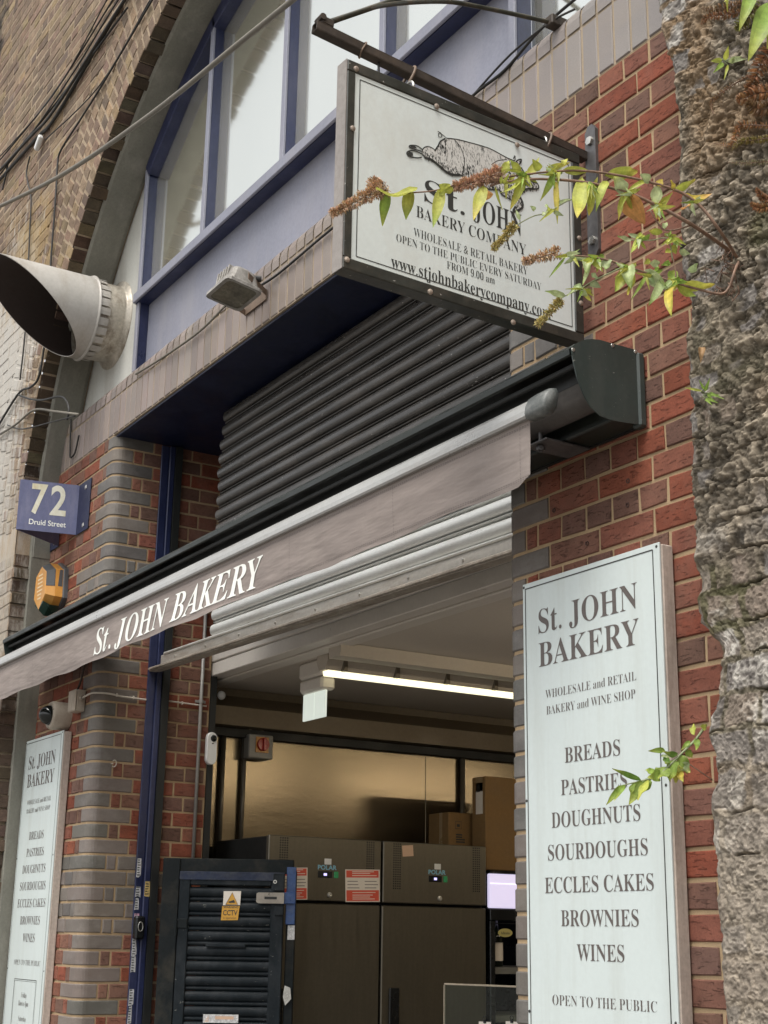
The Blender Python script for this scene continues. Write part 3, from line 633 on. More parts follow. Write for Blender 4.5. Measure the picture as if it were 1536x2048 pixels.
# ================================================================== roller shutter, guide post
YS = 0.315
def shutter():
    t = thing('roller_shutter', 'dark ribbed roller shutter half raised above the shop opening, its lowest ribs bare metal', 'roller shutter', (-4.7, YS, 2.9))
    pitch = 0.0722; xl, xr = -6.185, JR+0.03
    def slat(zb, tilt, m, dx):
        # one rounded slat with its hinge bead
        n = 17; prof = []
        for i in range(n): 
            a = math.pi*i/(n-1); prof.append((YS+0.004-0.0265*math.sin(a)**0.60, zb+0.016+(pitch-0.018)*(0.5-0.5*math.cos(a))))
        prof = [(YS+0.022, zb), (YS-0.002, zb+0.0045), (YS-0.009, zb+0.0065), (YS-0.010, zb+0.0095), (YS-0.002, zb+0.0115), (YS+0.018, zb+0.0135)] + [(YS+0.016, zb+0.0150)] + prof + [(YS+0.022, zb+pitch)]
        b = MB(); vs = []; seg = 14; m_ = len(prof)
        for j in range(seg+1):
            x = xl+dx+(xr-xl-dx)*j/seg
            for y, z in prof: vs.append((x, y+0.0004*math.sin(j*1.7+zb*40), z+tilt*(x-xl)))
        b.add(vs, [(j*m_+i, (j+1)*m_+i, (j+1)*m_+i+1, j*m_+i+1) for j in range(seg) for i in range(m_-1)])
        b.add([vs[i] for i in range(m_)], [tuple(range(m_))])
        # end lock
        box(b, xl+dx-0.014, xl+dx, YS-0.014, YS+0.006, zb+0.022, zb+pitch-0.01, ch=0.004)
        b.build('slat', m, t, False)
    z = 2.965; k = 0
    while z < Z0-0.05:
        slat(z, -0.0145*max(0, 1-k/6), M['steelslat'] if k < 3 else M['shutterpaint'], 0.02*math.sin(k*2.1)*0.4+(0.03 if z > 3.95 else 0))
        z += pitch; k += 1
    fr = Fr((-6.872, 0, 2.905), (3.44, 0, -0.055), (0, 0, 1), (0, -1, 0)); ln = 3.44
    r = MB(); box(r, 0.10, ln, 0.014, 0.072, -0.318, -0.296, fr, ch=0.002); r.build('rail_plate', M['railpale'], t); r = MB(); box(r, 0.0, ln, 0.0, 0.0135, -0.33, -0.262, fr, ch=0.003); box(r, 0.0, ln, -0.006, 0.0, -0.320, -0.266, fr, ch=0.002)
    rl = r.build('bottom_rail', M['raildirty'], t)
    a = MB(); box(a, 0.14, ln, 0.070, 0.082, -0.322, -0.290, fr, ch=0.004); a.build('rail_lip', M['steelslat'], rl)
    for i in range(9):
        b = MB(); lathe(b, [(0.0065, 0), (0.006, 0.003), (0.0, 0.005)], Fr(fr.p(0.28+0.36*i, 0.045, -0.2955), fr.u, fr.v, fr.n), 8); b.build('bolt', M['zinc'], rl)
M['shutterpaint'] = mat('shutter_paint', (0.058, 0.054, 0.049), 0.30, 0.15, var=0.22, vs=(2, 6, 20), bump=0.10, bs=(18, 30, 60), dirt=(0.16, 0.14, 0.12), dirt_amt=0.45, dirt_vs=(3, 8, 14), chips=(0.55, 0.53, 0.5), chip_amt=0.15)
M['steelslat'] = mat('bare_slat', (0.66, 0.66, 0.63), 0.36, 0.45, var=0.07, vs=(1.5, 8, 20), bump=0.03, dirt=(0.36, 0.31, 0.25), dirt_amt=0.3, dirt_vs=(4, 5, 12))
M['railpale'] = mat('rail_plate', (0.44, 0.42, 0.385), 0.5, 0.35, var=0.15, vs=(3, 20, 30), bump=0.12, dirt=(0.26, 0.21, 0.165), dirt_amt=0.6, dirt_vs=(5, 25, 30))
M['raildirty'] = mat('rail_dirty', (0.36, 0.32, 0.27), 0.6, 0.3, var=0.3, vs=(5, 30, 30), bump=0.2, dirt=(0.14, 0.105, 0.07), dirt_amt=0.75, dirt_vs=(6, 30, 30))
shutter()
t = thing('guide_post', 'navy steel shutter guide post on the left jamb, plastered with torn stickers', 'post', (JL, 0.31, 0))
b = MB(); box(b, JL, JL+0.012, 0.262, 0.305, 0.02, Z0-0.02, ch=0.003); box(b, JL, JL+0.024, 0.3055, 0.337, 0.02, Z0-0.02, ch=0.004); b.build('post', M['navy'], t)
b = MB(); box(b, JL+0.001, JL+0.035, 0.3375, 0.375, 0.02, Z0-0.02); b.build('guide_channel', M['black'], t)
STK = [(268, 1735, 9, 36, 0), (268, 1783, 11, 20, 0), (268, 1807, 9, 24, 0), (267, 1834, 12, 14, 2), (263, 1898, 10, 26, 0), (262, 1929, 10, 30, 0), (258, 1995, 10, 30, 0), (256, 2030, 8, 34, 0), (283, 1777, 11, 28, 1), (264, 1880, 8, 10, 0)]
stm = [mat('torn_sticker', (0.52, 0.52, 0.52), 0.6, var=0.45, vs=(120, 120, 160), bump=0), mat('yellow_sticker', (0.58, 0.42, 0.16), 0.5, var=0.4, vs=(80, 80, 160), bump=0), mat('pink_sticker', (0.50, 0.30, 0.38), 0.5, var=0.6, vs=(120, 120, 120), bump=0)]
for i, (px, py, sw, shh, k) in enumerate(STK):
    X = JL+(0.0135 if px < 275 else 0.0255); a = at(px-sw/2, py, 'X', X); c = at(px+sw/2, py, 'X', X); h = shh/398.0; wd = max(0.02, c.y-a.y); wd = min(wd, 0.038 if px < 275 else 0.028); y0 = max(0.264, min(a.y, 0.303-wd)) if px < 275 else 0.3075
    b = MB(); pts = [(y0, a.z-h/2), (y0+wd*0.5, a.z-h/2+random.uniform(-.006, .006)), (y0+wd, a.z-h/2+random.uniform(-.004, .01)), (y0+wd, a.z), (y0+wd-random.uniform(0, .006), a.z+h/2), (y0+random.uniform(0, .006), a.z+h/2)]
    b.add([(X, y, z) for y, z in pts], [tuple(range(6))])
    for q in range(int(h/0.012)):
        zz_ = a.z-h/2+0.008+q*0.012
        b.add([(X+0.0006, y0+0.004, zz_), (X+0.0006, y0+wd*random.uniform(0.5, .9), zz_), (X+0.0006, y0+wd*random.uniform(0.5, .9), zz_+0.005), (X+0.0006, y0+0.004, zz_+0.005)], [(0, 1, 2, 3)], mi=1)
    b.build('torn_sticker', [stm[k], M['ink'] if k != 2 else stm[0]], t)
b = MB(); p = at(264, 1853, 'X', JL+0.02); box(b, -0.024, 0.024, -0.06, 0.05, 0, 0.045, Fr((JL+0.012, 0.285, p.z), (0, 1, 0), (0, 0, 1), (1, 0, 0)), ch=0.008); lk = b.build('shutter_lock', M['glossblack'], t)
b = MB(); tube(b, [(JL+0.058, 0.285+0.012*math.cos(a), p.z+0.022*math.sin(a)) for a in [2*math.pi*i/14 for i in range(15)]], 0.002, 6); b.build('key_ring', M['zinc'], lk)

# ================================================================== awning
AXR_, AXL_ = -2.77, -7.66
def awning():
    t = thing('awning', 'retracted shop awning, dark green cassette, silver bar and taupe valance lettered in white', 'awning', (-5, -0.1, 3.1))
    capX = AXR_
    P = [(685, 260), (720, 228), (780, 200), (830, 186), (880, 183), (960, 190), (1080, 225), (1200, 258), (1300, 285), (1318, 640), (1330, 1000), (1210, 985), (1095, 965), (1030, 945), (970, 920), (920, 878), (870, 830), (820, 745), (780, 650), (740, 545), (715, 440), (695, 340)]
    poly = [at(1000+x/4.8, 640+y/4.8, 'X', capX) for x, y in P]; yz = [(p.y, p.z) for p in poly]
    FX = Fr((capX, 0, 0), (0, 1, 0), (0, 0, 1), (1, 0, 0))
    c = MB(); prism(c, yz, FX, -0.004, 0.0); cap = c.build('end_cap', M['capgreen'], t)
    ytop = max(z for y, z in yz); yb, zb = yz[10]; ym = yz[8][0]
    b = MB(); box(b, ym+0.002, -0.002, zb-0.006, yz[8][1]-0.006, -0.03, 0.006, FX, ch=0.006); b.build('wall_bracket', M['capgreen'], t)
    for k in (0, 6, 8):
        s_ = MB(); y, z = yz[k]; lathe(s_, [(0.006, 0), (0.005, 0.002), (0, 0.003)], Fr((capX, y+(0.006 if k == 0 else 0), z-0.006), (0, 1, 0), (0, 0, 1), (1, 0, 0)), 8); s_.build('screw', M['zinc'], cap)
    # far end cap
    c = MB(); prism(c, yz, FX, AXL_-capX, AXL_-capX+0.004); c.build('end_cap', M['capgreen'], t)
    # hood: top skin following the cap outline
    top = yz[:9][::-1]; hood = MB(); ins = [(y+0.001, z-0.006) for y, z in top]
    L = AXL_+0.004; Rr = capX-0.0045
    prof = top+[(top[-1][0]-0.004, top[-1][1]-0.004), (top[-1][0]-0.003, top[-1][1]-0.020), (top[-1][0]+0.004, top[-1][1]-0.022)]+ins[::-1][1:]
    n = len(prof); hood.add([(x, y, z) for x in (L, Rr) for y, z in prof], [(i, i+1, n+i+1, n+i) for i in range(n-1)])
    hood.build('hood', M['darkgreen'], t)
    yf, zf = yz[0]
    hb = MB()
    box(hb, L, Rr, -0.20, -0.19, zf-0.075, zf-0.02); box(hb, L, Rr, -0.235, -0.222, zf-0.045, zf-0.03, ch=0.003); box(hb, L, Rr, -0.012, -0.002, zb, zf); hb.build('cassette_channel', M['black'], t)
    bk = MB(); box(bk, L, Rr, -0.10, -0.004, zb+0.004, zb+0.022, ch=0.004); box(bk, L, Rr, -0.105, -0.096, zb+0.004, zb+0.05, ch=0.003); bk.build('wall_rail', M['darkgreen'], t)
    for x in (-3.05, -5.0, -6.6):
        k = MB(); box(k, x-0.05, x+0.05, -0.17, -0.01, zb-0.004, zb+0.003, ch=0.002); tube(k, [(x, -0.15, zb-0.025), (x, -0.15, zb+0.07)], 0.006, 8); lathe(k, [(0.013, 0), (0.013, 0.012)], Fr((x, -0.15, zb-0.02), (1, 0, 0), (0, 1, 0), (0, 0, 1)), 6); disc(k, Fr((x, -0.15, zb-0.02), (1, 0, 0), (0, 1, 0), (0, 0, 1)), 0.013, 0, 6); k.build('bracket', M['platesteel'], t)
    ro = MB(); tube(ro, [(L+0.02, -0.145, zf-0.085), (Rr-0.01, -0.145, zf-0.085)], 0.055, 20); ro.build('fabric_roll', M['rolled'], t, True)
    # front bar
    YB, ZB = -0.300, 2.962; bl, br = -7.8, -2.90
    prof = [(0.018, 0.0), (-0.012, 0.0), (-0.016, 0.006), (-0.014, 0.022), (-0.004, 0.046), (0.014, 0.062), (0.030, 0.066), (0.036, 0.058), (0.030, 0.02)]
    fb = MB(); prism(fb, prof, Fr((0, YB, ZB), (0, 1, 0), (0, 0, 1), (1, 0, 0)), bl, br); bar = fb.build('front_bar', M['alu'], t)
    ec = MB(); pp = [(0.020, -0.006), (-0.016, -0.006), (-0.021, 0.01), (-0.018, 0.03), (-0.006, 0.054), (0.014, 0.070), (0.034, 0.074), (0.042, 0.06), (0.034, 0.015)]
    F2 = Fr((0, YB, ZB), (0, 1, 0), (0, 0, 1), (1, 0, 0)); secs = [(br-0.002, 0.98), (br+0.01, 1.0), (br+0.06, 1.0), (br+0.072, 0.92), (br+0.078, 0.75)]
    vs = [F2.p(0.012+(y-0.012)*s_, 0.034+(z-0.034)*s_, x) for x, s_ in secs for y, z in pp]; n = len(pp)
    ec.add(vs, [(i*n+k, i*n+(k+1) % n, (i+1)*n+(k+1) % n, (i+1)*n+k) for i in range(len(secs)-1) for k in range(n)]+[tuple((len(secs)-1)*n+k for k in range(n))])
    ec.build('bar_end_cap', M['wornplastic'], t, True)
    # valance
    def wave(x, z):
        d = (ZB-z)/0.18
        return (0.004*math.sin(x*5.0+1.1)+0.0022*math.sin(x*13.0+z*14)+0.0008*math.sin(x*37.0+z*30))*max(0, d)+0.010*max(0, d)*max(0, d)*math.sin(x*2.1)
    va = MB(); nx, nz = 420, 12; xl, xr = -7.8, -2.905
    def zbot(x): return 2.782+0.004*math.sin(x*5.3)+0.003*math.sin(x*13.0+0.4)-(0.012*min(1, (x+2.96)/0.05) if x > -2.96 else 0)*-1.6
    vs = []
    for i in range(nx+1):
        x = xl+(xr-xl)*i/nx
        for j in range(nz+1):
            z = ZB+0.002+(zbot(x)-ZB)*j/nz; vs.append((x, YB-wave(x, z), z))
    va.add(vs, [(i*(nz+1)+j, (i+1)*(nz+1)+j, (i+1)*(nz+1)+j+1, i*(nz+1)+j+1) for i in range(nx) for j in range(nz)])
    v = va.build('valance', M['cloth'], t, True)
    F3 = Fr((0, YB, 0), (1, 0, 0), (0, 0, 1), (0, -1, 0)); tx = MB()
    text(tx, 'St. JOHN BAKERY', F3, -6.128, -4.473, 2.808, 0.112, 'bolditalic', 0.0, 0.0022, wave); tx.build('valance_lettering', M['cream'], v)
    hm = MB()
    for zo in (0.014, 0.018, 0.160, 0.165):
        for i in range(0, nx, 1):
            x0, x1 = xl+(xr-xl)*i/nx, xl+(xr-xl)*(i+0.62)/nx; z = ZB-zo
            hm.add([F3.p(x0, z, wave(x0, z)+0.001), F3.p(x1, z, wave(x1, z)+0.001), F3.p(x1, z+0.0013, wave(x1, z)+0.001), F3.p(x0, z+0.0013, wave(x0, z)+0.001)], [(0, 1, 2, 3)])
    for x in (-7.0, -5.66, -4.28, -3.60, -2.95):
        for i in range(16):
            z = ZB-0.008-0.0104*i; hm.add([F3.p(x, z, wave(x, z)+0.001), F3.p(x+0.0013, z, wave(x, z)+0.001), F3.p(x+0.0013, z-0.007, wave(x, z-0.007)+0.001), F3.p(x, z-0.007, wave(x, z-0.007)+0.001)], [(0, 1, 2, 3)])
    hm.build('stitching', M['stitch'], v)
M['stitch'] = mat('stitch_thread', (0.12, 0.10, 0.09), 0.8, var=0.1, bump=0)
M['capgreen'] = mat('cap_green', (0.036, 0.050, 0.046), 0.42, var=0.12, vs=(3, 3, 3), bump=0.04, dirt=(0.075, 0.082, 0.075), dirt_amt=0.45, dirt_vs=(9, 9, 3), chips=(0.3, 0.3, 0.28), chip_amt=0.05)
M['rolled'] = mat('rolled_canvas', (0.10, 0.09, 0.082), 0.85, var=0.15, bump=0.1)
M['wornplastic'] = mat('worn_end_cap', (0.07, 0.078, 0.074), 0.5, var=0.2, vs=(12, 12, 12), bump=0.1, dirt=(0.30, 0.30, 0.29), dirt_amt=0.6, dirt_vs=(9, 9, 12))
awning()

# ================================================================== hanging sign and bracket
SX0, SYAW = -2.967, 0.0507
SU = Vector((-math.sin(SYAW), math.cos(SYAW), 0)); SN = Vector((math.cos(SYAW), math.sin(SYAW), 0)); SO = Vector((SX0, -0.045, 0))
FS = Fr(SO, SU, (0, 0, 1), SN)
def sg(px, py):
    d = _r*((px-768)/F_PX) + _u*(-(py-1024)/F_PX) - _b
    p = CAM + d*((SO-CAM).dot(SN)/d.dot(SN)); return ((p-SO).dot(SU), p.z)
def hanging_sign():
    u0, u1, z0, z1 = -0.842, -0.001, 3.262, 3.884; th = 0.048
    t = thing('hanging_sign', 'cream hanging bakery sign in a dark steel frame, with an engraved pig and black lettering', 'sign', SO+Vector((0, -0.4, 3.3)))
    fw = 0.034
    f = MB(); box(f, u0, u1, z1-fw, z1, -th, 0, FS, ch=0.003); box(f, u0, u1, z0, z0+fw, -th, 0, FS, ch=0.003)
    box(f, u0, u0+fw*0.8, z0+fw, z1-fw, -th+0.001, 0, FS, ch=0.003); box(f, u1-fw, u1, z0+fw, z1-fw, -th, 0, FS, ch=0.003); fo = f.build('frame', M['frame'], t)
    e = MB(); box(e, u0-0.0025, u0-0.0003, z0, z1, -th, -0.002, FS); e.build('frame_edge', M['frameedge'], fo)
    for (x, y) in ((712, 138), (873, 213), (1034, 290), (705, 257), (692, 519), (860, 584), (1026, 645), (1163, 690), (1167, 480), (1171, 610)):
        a, z = sg(x, y); a = min(max(a, u0+0.012), u1-0.012); s_ = MB(); lathe(s_, [(0.0085, 0), (0.008, 0.003), (0.004, 0.005), (0, 0.0055)], Fr(FS.p(a, z, 0), SU, (0, 0, 1), SN), 10); s_.build('screw', M['rivet'], fo)
    p = MB(); box(p, u0+0.026, u1-0.032, z0+0.033, z1-0.033, -th+0.006, -0.004, FS); pn = p.build('panel', M['signface'], t)
    k = -0.0032
    ln = MB(); a0, a1, b0, b1 = u0+0.043, u1-0.045, z0+0.046, z1-0.048
    for (q, r_) in (((a0, b0), (a1, b0)), ((a1, b0), (a1, b1)), ((a1, b1), (a0, b1)), ((a0, b1), (a0, b0))): outline(ln, [q, r_], FS, 0.0028, k)
    ln.build('border_line', M['ink'], pn)
    def sline(*a):
        tx = MB()
        for q in a: text(tx, q[0], FS, *q[1:5], 'bold', q[5], k)
        tx.build('lettering_line', M['ink'], pn)
    sline(('St.', -0.580, -0.440, 3.541, 0.068, -0.004), ('JOHN', -0.410, -0.232, 3.541, 0.068, -0.004))
    sline(('BAKERY COMPANY', -0.607, -0.217, 3.484, 0.034, -0.010))
    sline(('WHOLESALE & RETAIL BAKERY', -0.615, -0.213, 3.424, 0.0245, -0.014))
    sline(('OPEN TO THE PUBLIC EVERY SATURDAY', -0.672, -0.162, 3.3905, 0.0225, -0.014))
    sline(('FROM 9.00 am', -0.502, -0.334, 3.361, 0.022, -0.010))
    sline(('www.stjohnbakerycompany.com', -0.688, -0.128, 3.310, 0.036, -0.004))
    # the pig engraving, traced in sign coordinates
    Z = lambda x, y: sg(800+x/5.12, 240+y/5.12)
    body = [(470, 185), (560, 188), (680, 215), (800, 248), (920, 288), (1020, 340), (1100, 385), (1180, 415), (1240, 400), (1245, 440), (1225, 470), (1265, 520), (1310, 590), (1410, 645), (1418, 705), (1330, 705), (1255, 740), (1240, 760), (1265, 850), (1250, 905), (1165, 935), (1200, 860), (1140, 800), (1060, 765), (1020, 715), (900, 700), (780, 650), (690, 595), (620, 560), (530, 555), (450, 500), (370, 430), (260, 380), (235, 330), (245, 285), (300, 268), (360, 300), (400, 240)]
    bd = MB(); prism(bd, [Z(*q) for q in body], FS, k+0.0002, k+0.0007); bd.build('pig_body', M['pigpale'], pn)
    ik = MB(); kk = k+0.0012
    def st(pts, wd, **kw): outline(ik, [Z(*q) for q in smooth2(pts)], FS, wd/1000.0, kk, **kw)
    def smooth2(pts): return [(p.x, p.y) for p in smooth_path([(a, b, 0) for a, b in pts], 5)]
    st([(480, 183), (590, 195), (720, 228), (830, 258), (930, 292), (1030, 345), (1110, 388), (1180, 415)], 3.2)
    st([(470, 185), (420, 215), (395, 260), (360, 315)], 4.5); st([(360, 300), (300, 268), (245, 285), (232, 340), (262, 382)], 3)
    st([(255, 380), (330, 405), (400, 460), (470, 520), (540, 556), (625, 558)], 7.5); st([(625, 558), (690, 597), (760, 640), (900, 700), (1010, 712)], 4)
    st([(560, 195), (620, 270), (655, 360), (665, 440), (640, 560)], 2.4); st([(940, 455), (1000, 415), (1100, 400)], 2)
    st([(480, 180), (440, 148), (405, 130), (400, 165), (430, 170), (428, 135), (390, 112)], 2.4)
    st([(1180, 415), (1185, 365), (1165, 395)], 2.5); st([(1185, 460), (1200, 415), (1248, 400), (1235, 440), (1190, 465)], 4)
    st([(1245, 480), (1300, 570), (1360, 630), (1410, 645), (1418, 700), (1310, 700), (1255, 735)], 4.5); st([(1020, 700), (1050, 760), (1120, 800), (1190, 850)], 4); st([(1230, 780), (1262, 850), (1245, 905), (1165, 935), (1190, 880)], 7)
    for fx in ([(235, 300), (180, 262), (110, 258), (105, 278), (170, 300), (225, 318)], [(232, 345), (150, 310), (90, 318), (75, 345), (110, 372), (180, 384), (228, 378)]):
        st(fx, 4, closed=False)
    for fx in ([(75, 345), (100, 318), (135, 330), (140, 360), (105, 370)], [(108, 275), (115, 255), (160, 262), (180, 290)], [(1300, 690), (1290, 720), (1255, 738)]):
        prism(ik, [Z(*q) for q in fx], FS, kk-0.0002, kk)
    # hatching: short hair strokes, denser towards the belly
    rr = random.Random(5)
    def inside(x, y):
        c_ = False; n = len(body)
        for i in range(n):
            (xa, ya), (xb, yb) = body[i], body[(i+1) % n]
            if (ya > y) != (yb > y) and x < (xb-xa)*(y-ya)/(yb-ya)+xa: c_ = not c_
        return c_
    cnt = 0
    while cnt < 1150:
        x, y = rr.uniform(240, 1400), rr.uniform(185, 930)
        if not inside(x, y): continue
        dark = 0.25; 
        if inside(x, y) and not inside(x-30, y+60): dark = 1.0
        if 640 < x < 760 and 440 < y < 600: dark = 1.1
        if 390 < x < 480 and 190 < y < 330: dark = 0.9
        if x > 1100: dark = max(dark, 0.8)
        if rr.random() > dark+0.25: continue
        l = rr.uniform(14, 34); a = 1.35+rr.uniform(-0.3, 0.3); w_ = (0.8 if dark < 0.5 else 1.9)*rr.uniform(0.7, 1.3)
        outline(ik, [Z(x, y), Z(x+l*0.5*math.cos(a)+2, y+l*0.5*math.sin(a)), Z(x+l*math.cos(a), y+l*math.sin(a))], FS, w_/1000.0, kk); cnt += 1
    for ch, x, y in (('C', 530, 358), ('E', 788, 452), ('A', 828, 300), ('A', 1160, 392)):
        u, z = Z(x, y); text(ik, ch, FS, u, u+0.0115, z, 0.0135, 'bold', -0.01, kk+0.0002)
    ik.build('pig_engraving', M['ink'], pn)
    # drip streak
    return t
M['rivet'] = mat('rusty_rivet', (0.33, 0.27, 0.22), 0.5, 0.4, var=0.4, bump=0.1)
M['pigpale'] = mat('pig_paper', (0.62, 0.61, 0.57), 0.6, var=0.08, vs=(80, 80, 80), bump=0)
hanging_sign()
def bracket():
    t = thing('sign_bracket', 'rusty square tube bracket with stay rods that carries the hanging sign', 'bracket', (SX0, 0, 3.9))
    a = at(1183, 300, 'Y', -0.012); zb = 3.878; BW = 0.030
    o = Vector((SX0-0.03, -0.015, 0)); u = Vector((-math.sin(SYAW)*0.0, 1, 0)); fr = Fr((SX0-0.020, 0, zb), (0, 0.955, -0.098), (0, 0.098, 0.955), (1, 0, 0))
    b = MB(); y0, y1, wl = -0.965, -0.012, 0.004
    box(b, y0, y1, 0, wl, -BW/2, BW/2, fr, ch=0.0015); box(b, y0, y1, BW-wl, BW, -BW/2, BW/2, fr, ch=0.0015); box(b, y0, y1, wl, BW-wl, -BW/2, -BW/2+wl, fr); box(b, y0, y1, wl, BW-wl, BW/2-wl, BW/2, fr); b.build('arm', M['rust'], t)
    pl = MB(); p1 = at(1180, 250, 'Y', -0.012); p2 = at(1187, 512, 'Y', -0.012)
    xa, xb = p1.x-0.026, p1.x+0.022
    prism(pl, [(xa, p2.z+0.015), (xa+0.012, p2.z), (xb-0.012, p2.z), (xb, p2.z+0.015), (xb, p1.z-0.02), (xb-0.014, p1.z), (xa+0.014, p1.z), (xa, p1.z-0.02)], Fr((0, 0, 0), (1, 0, 0), (0, 0, 1), (0, -1, 0)), 0.0, 0.012)
    pp = pl.build('wall_plate', M['platesteel'], t)
    for z in (p1.z-0.055, p2.z+0.05, (p1.z+p2.z)/2-0.05):
        s_ = MB(); lathe(s_, [(0.014, 0), (0.014, 0.008), (0.0, 0.009)], Fr(((xa+xb)/2, -0.012, z), (1, 0, 0), (0, 0, 1), (0, -1, 0)), 6); s_.build('bolt', M['zinc'], pp)
    # collar at the tip with two stay rods back to the wall
    tip = fr.p(-0.935, BW+0.012, 0); c = MB(); box(c, -0.95, -0.912, BW, BW+0.026, -0.014, 0.014, fr, ch=0.004); tube(c, [fr.p(-0.95, BW+0.018, 0.018), fr.p(-0.95, BW+0.018, -0.018)], 0.010, 8); c.build('collar', M['rust'], t)
    e1 = at(1108, 46, 'Y', -0.006); m1 = at(880, 3, 'Y', -0.42); m0 = at(760, 12, 'Y', -0.68)
    r1 = MB(); tube(r1, smooth_path([tip+Vector((0, 0.02, 0.012)), m0, m1, at(960, 14, 'Y', -0.27), e1], 6), 0.0075, 8); r1.build('stay_rod', M['rodgreen'], t, True)
    e2 = at(985, -70, 'Y', 0.0); r2 = MB(); tube(r2, [tip+Vector((0, 0.02, 0.014)), tip.lerp(e2, 0.5)+Vector((0, 0, -0.004)), e2], 0.0085, 8); r2.build('stay_rod', M['rodgreen'], t, True)
    k = MB(); box(k, e1.x-0.02, e1.x+0.02, -0.03, 0.05, e1.z-0.018, e1.z+0.02, ch=0.004); k.build('rod_anchor', M['rust'], t)
    # strap loops, s-hook, wire ties
    for py_, name in ((-0.655, 'strap'), (-0.165, 'strap')):
        s_ = MB(); ring = []
        for i in range(25):
            g = 2*math.pi*i/24; ring.append(fr.p(py_+0.012*math.sin(g), -0.006+0.044*math.sin(g), 0.027*math.cos(g)))
        tube(s_, ring, 0.0042, 6, cap=False); s_.build(name, M['strap'], t, True)
        s_ = MB(); ring = [FS.p(py_+0.035, 3.886+0.022*math.sin(2*math.pi*i/16), -0.024+0.020*math.cos(2*math.pi*i/16)) for i in range(17)]; tube(s_, ring, 0.004, 6, cap=False); s_.build('shackle', M['zinc'], t, True)
    h = MB(); q = -0.755
    tube(h, smooth_path([fr.p(q, 0.0, 0.0), fr.p(q, -0.02, 0.004), fr.p(q+0.004, -0.045, 0.006), fr.p(q+0.02, -0.062, 0.004), fr.p(q+0.034, -0.05, 0.0), fr.p(q+0.034, -0.035, 0)], 5), 0.0035, 6); h.build('hook', M['cable'], t, True)
    wr = MB(); ring = [fr.p(-0.815+0.006*math.sin(2*g), BW/2+(BW/2+0.003)*math.copysign(min(1, abs(math.sin(g))*1.35), math.sin(g)), (BW/2+0.003)*math.copysign(min(1, abs(math.cos(g))*1.35), math.cos(g))) for g in [2*math.pi*i/20 for i in range(21)]]
    tube(wr, ring, 0.0025, 5, cap=False); wr.build('wire_tie', M['strap'], t)
M['rodgreen'] = mat('rod_paint', (0.045, 0.045, 0.032), 0.5, 0.2, var=0.4, vs=(20, 20, 20), bump=0.2, dirt=(0.12, 0.08, 0.05), dirt_amt=0.6, dirt_vs=(20, 20, 20))
M['strap'] = mat('leather_strap', (0.17, 0.12, 0.085), 0.7, var=0.25, bump=0.2)
bracket()

# ================================================================== menu boards
LINES = [('St. JOHN', 2.447, .069, .073, .495, 'b'), ('BAKERY', 2.350, .069, .072, .497, 'b'), ('WHOLESALE and RETAIL', 2.257, .0235, .1, .48, 'r'), ('BAKERY and WINE SHOP', 2.211, .0235, .103, .474, 'r'),
         ('BREADS', 2.070, .041, .18, .408, 'b'), ('PASTRIES', 1.984, .041, .161, .431, 'b'), ('DOUGHNUTS', 1.899, .041, .117, .477, 'b'), ('SOURDOUGHS', 1.813, .041, .099, .5, 'b'), ('ECCLES CAKES', 1.727, .041, .083, .517, 'b'),
         ('BROWNIES', 1.641, .041, .15, .457, 'b'), ('WINES', 1.555, .041, .213, .399, 'b'), ('OPEN TO THE PUBLIC', 1.441, .0255, .107, .513, 'r')]
def board(x0, label, side):
    x1 = x0+0.585; zb, zt = 0.93, 2.606
    t = thing('menu_board', label, 'sign board', (x0+0.29, -0.03, zb), 'tall white bakery boards')
    F = Fr((x0, -0.05, 0), (1, 0, 0), (0, 0, 1), (0, -1, 0))
    b = MB(); box(b, 0.004, 0.588, zb, zt-0.004, -0.046, -0.006, F, ch=0.003); b.build('backing', M['wood'], t)
    p = MB(); box(p, 0, 0.585, zb, zt, -0.0055, 0, F, ch=0.001); pn = p.build('panel', M['board'], t)
    ln = MB(); a0, a1, b0, b1 = 0.013, 0.560, zb+0.02, zt-0.016
    for q, r_ in (((a0, b0), (a1, b0)), ((a1, b0), (a1, b1)), ((a1, b1), (a0, b1)), ((a0, b1), (a0, b0))): outline(ln, [q, r_], F, 0.0035, 0.0008)
    for d in (0.0, 0.008):
        q0, q1, r0, r1 = 0.135+d, 0.478-d, 0.99+d, 1.372-d
        for q, r_ in (((q0, r0), (q1, r0)), ((q1, r0), (q1, r1)), ((q1, r1), (q0, r1)), ((q0, r1), (q0, r0))): outline(ln, [q, r_], F, 0.003 if d == 0 else 0.0015, 0.0008)
    ln.build('border_line', M['ink'], pn)
    tx = MB()
    for s, z, h, a, b_, st in LINES: tx = MB(); text(tx, s, F, a, b_, z, h, 'bold', -0.006 if st == 'b' else -0.014, 0.0009); tx.build('lettering_line', M['brownink'], pn)
    for s, z in (('Friday', 1.285), ('8am to 4pm', 1.245), ('Saturday', 1.172), ('9am to 5pm', 1.132)):
        tx = MB(); wd = {'Friday': .085, '8am to 4pm': .15, 'Saturday': .12, '9am to 5pm': .15}[s]; text(tx, s, F, 0.306-wd/2, 0.306+wd/2, z, 0.024, 'bold', -0.014, 0.0009); tx.build('lettering_line', M['brownink'], pn); tx = MB()
    for z in (zt-0.01, 1.98, 1.42):
        for a in (0.006, 0.575):
            s_ = MB(); lathe(s_, [(0.0042, 0), (0.0035, 0.0015), (0, 0.002)], Fr(F.p(a, z, 0), F.u, F.v, F.n), 8); s_.build('screw', M['ink'], pn)
board(-3.273, 'large white bakery board on the brick pier beside the rough stone pier', 1)
board(-7.757, 'far white bakery board at the left edge, below the round camera dome', -1)

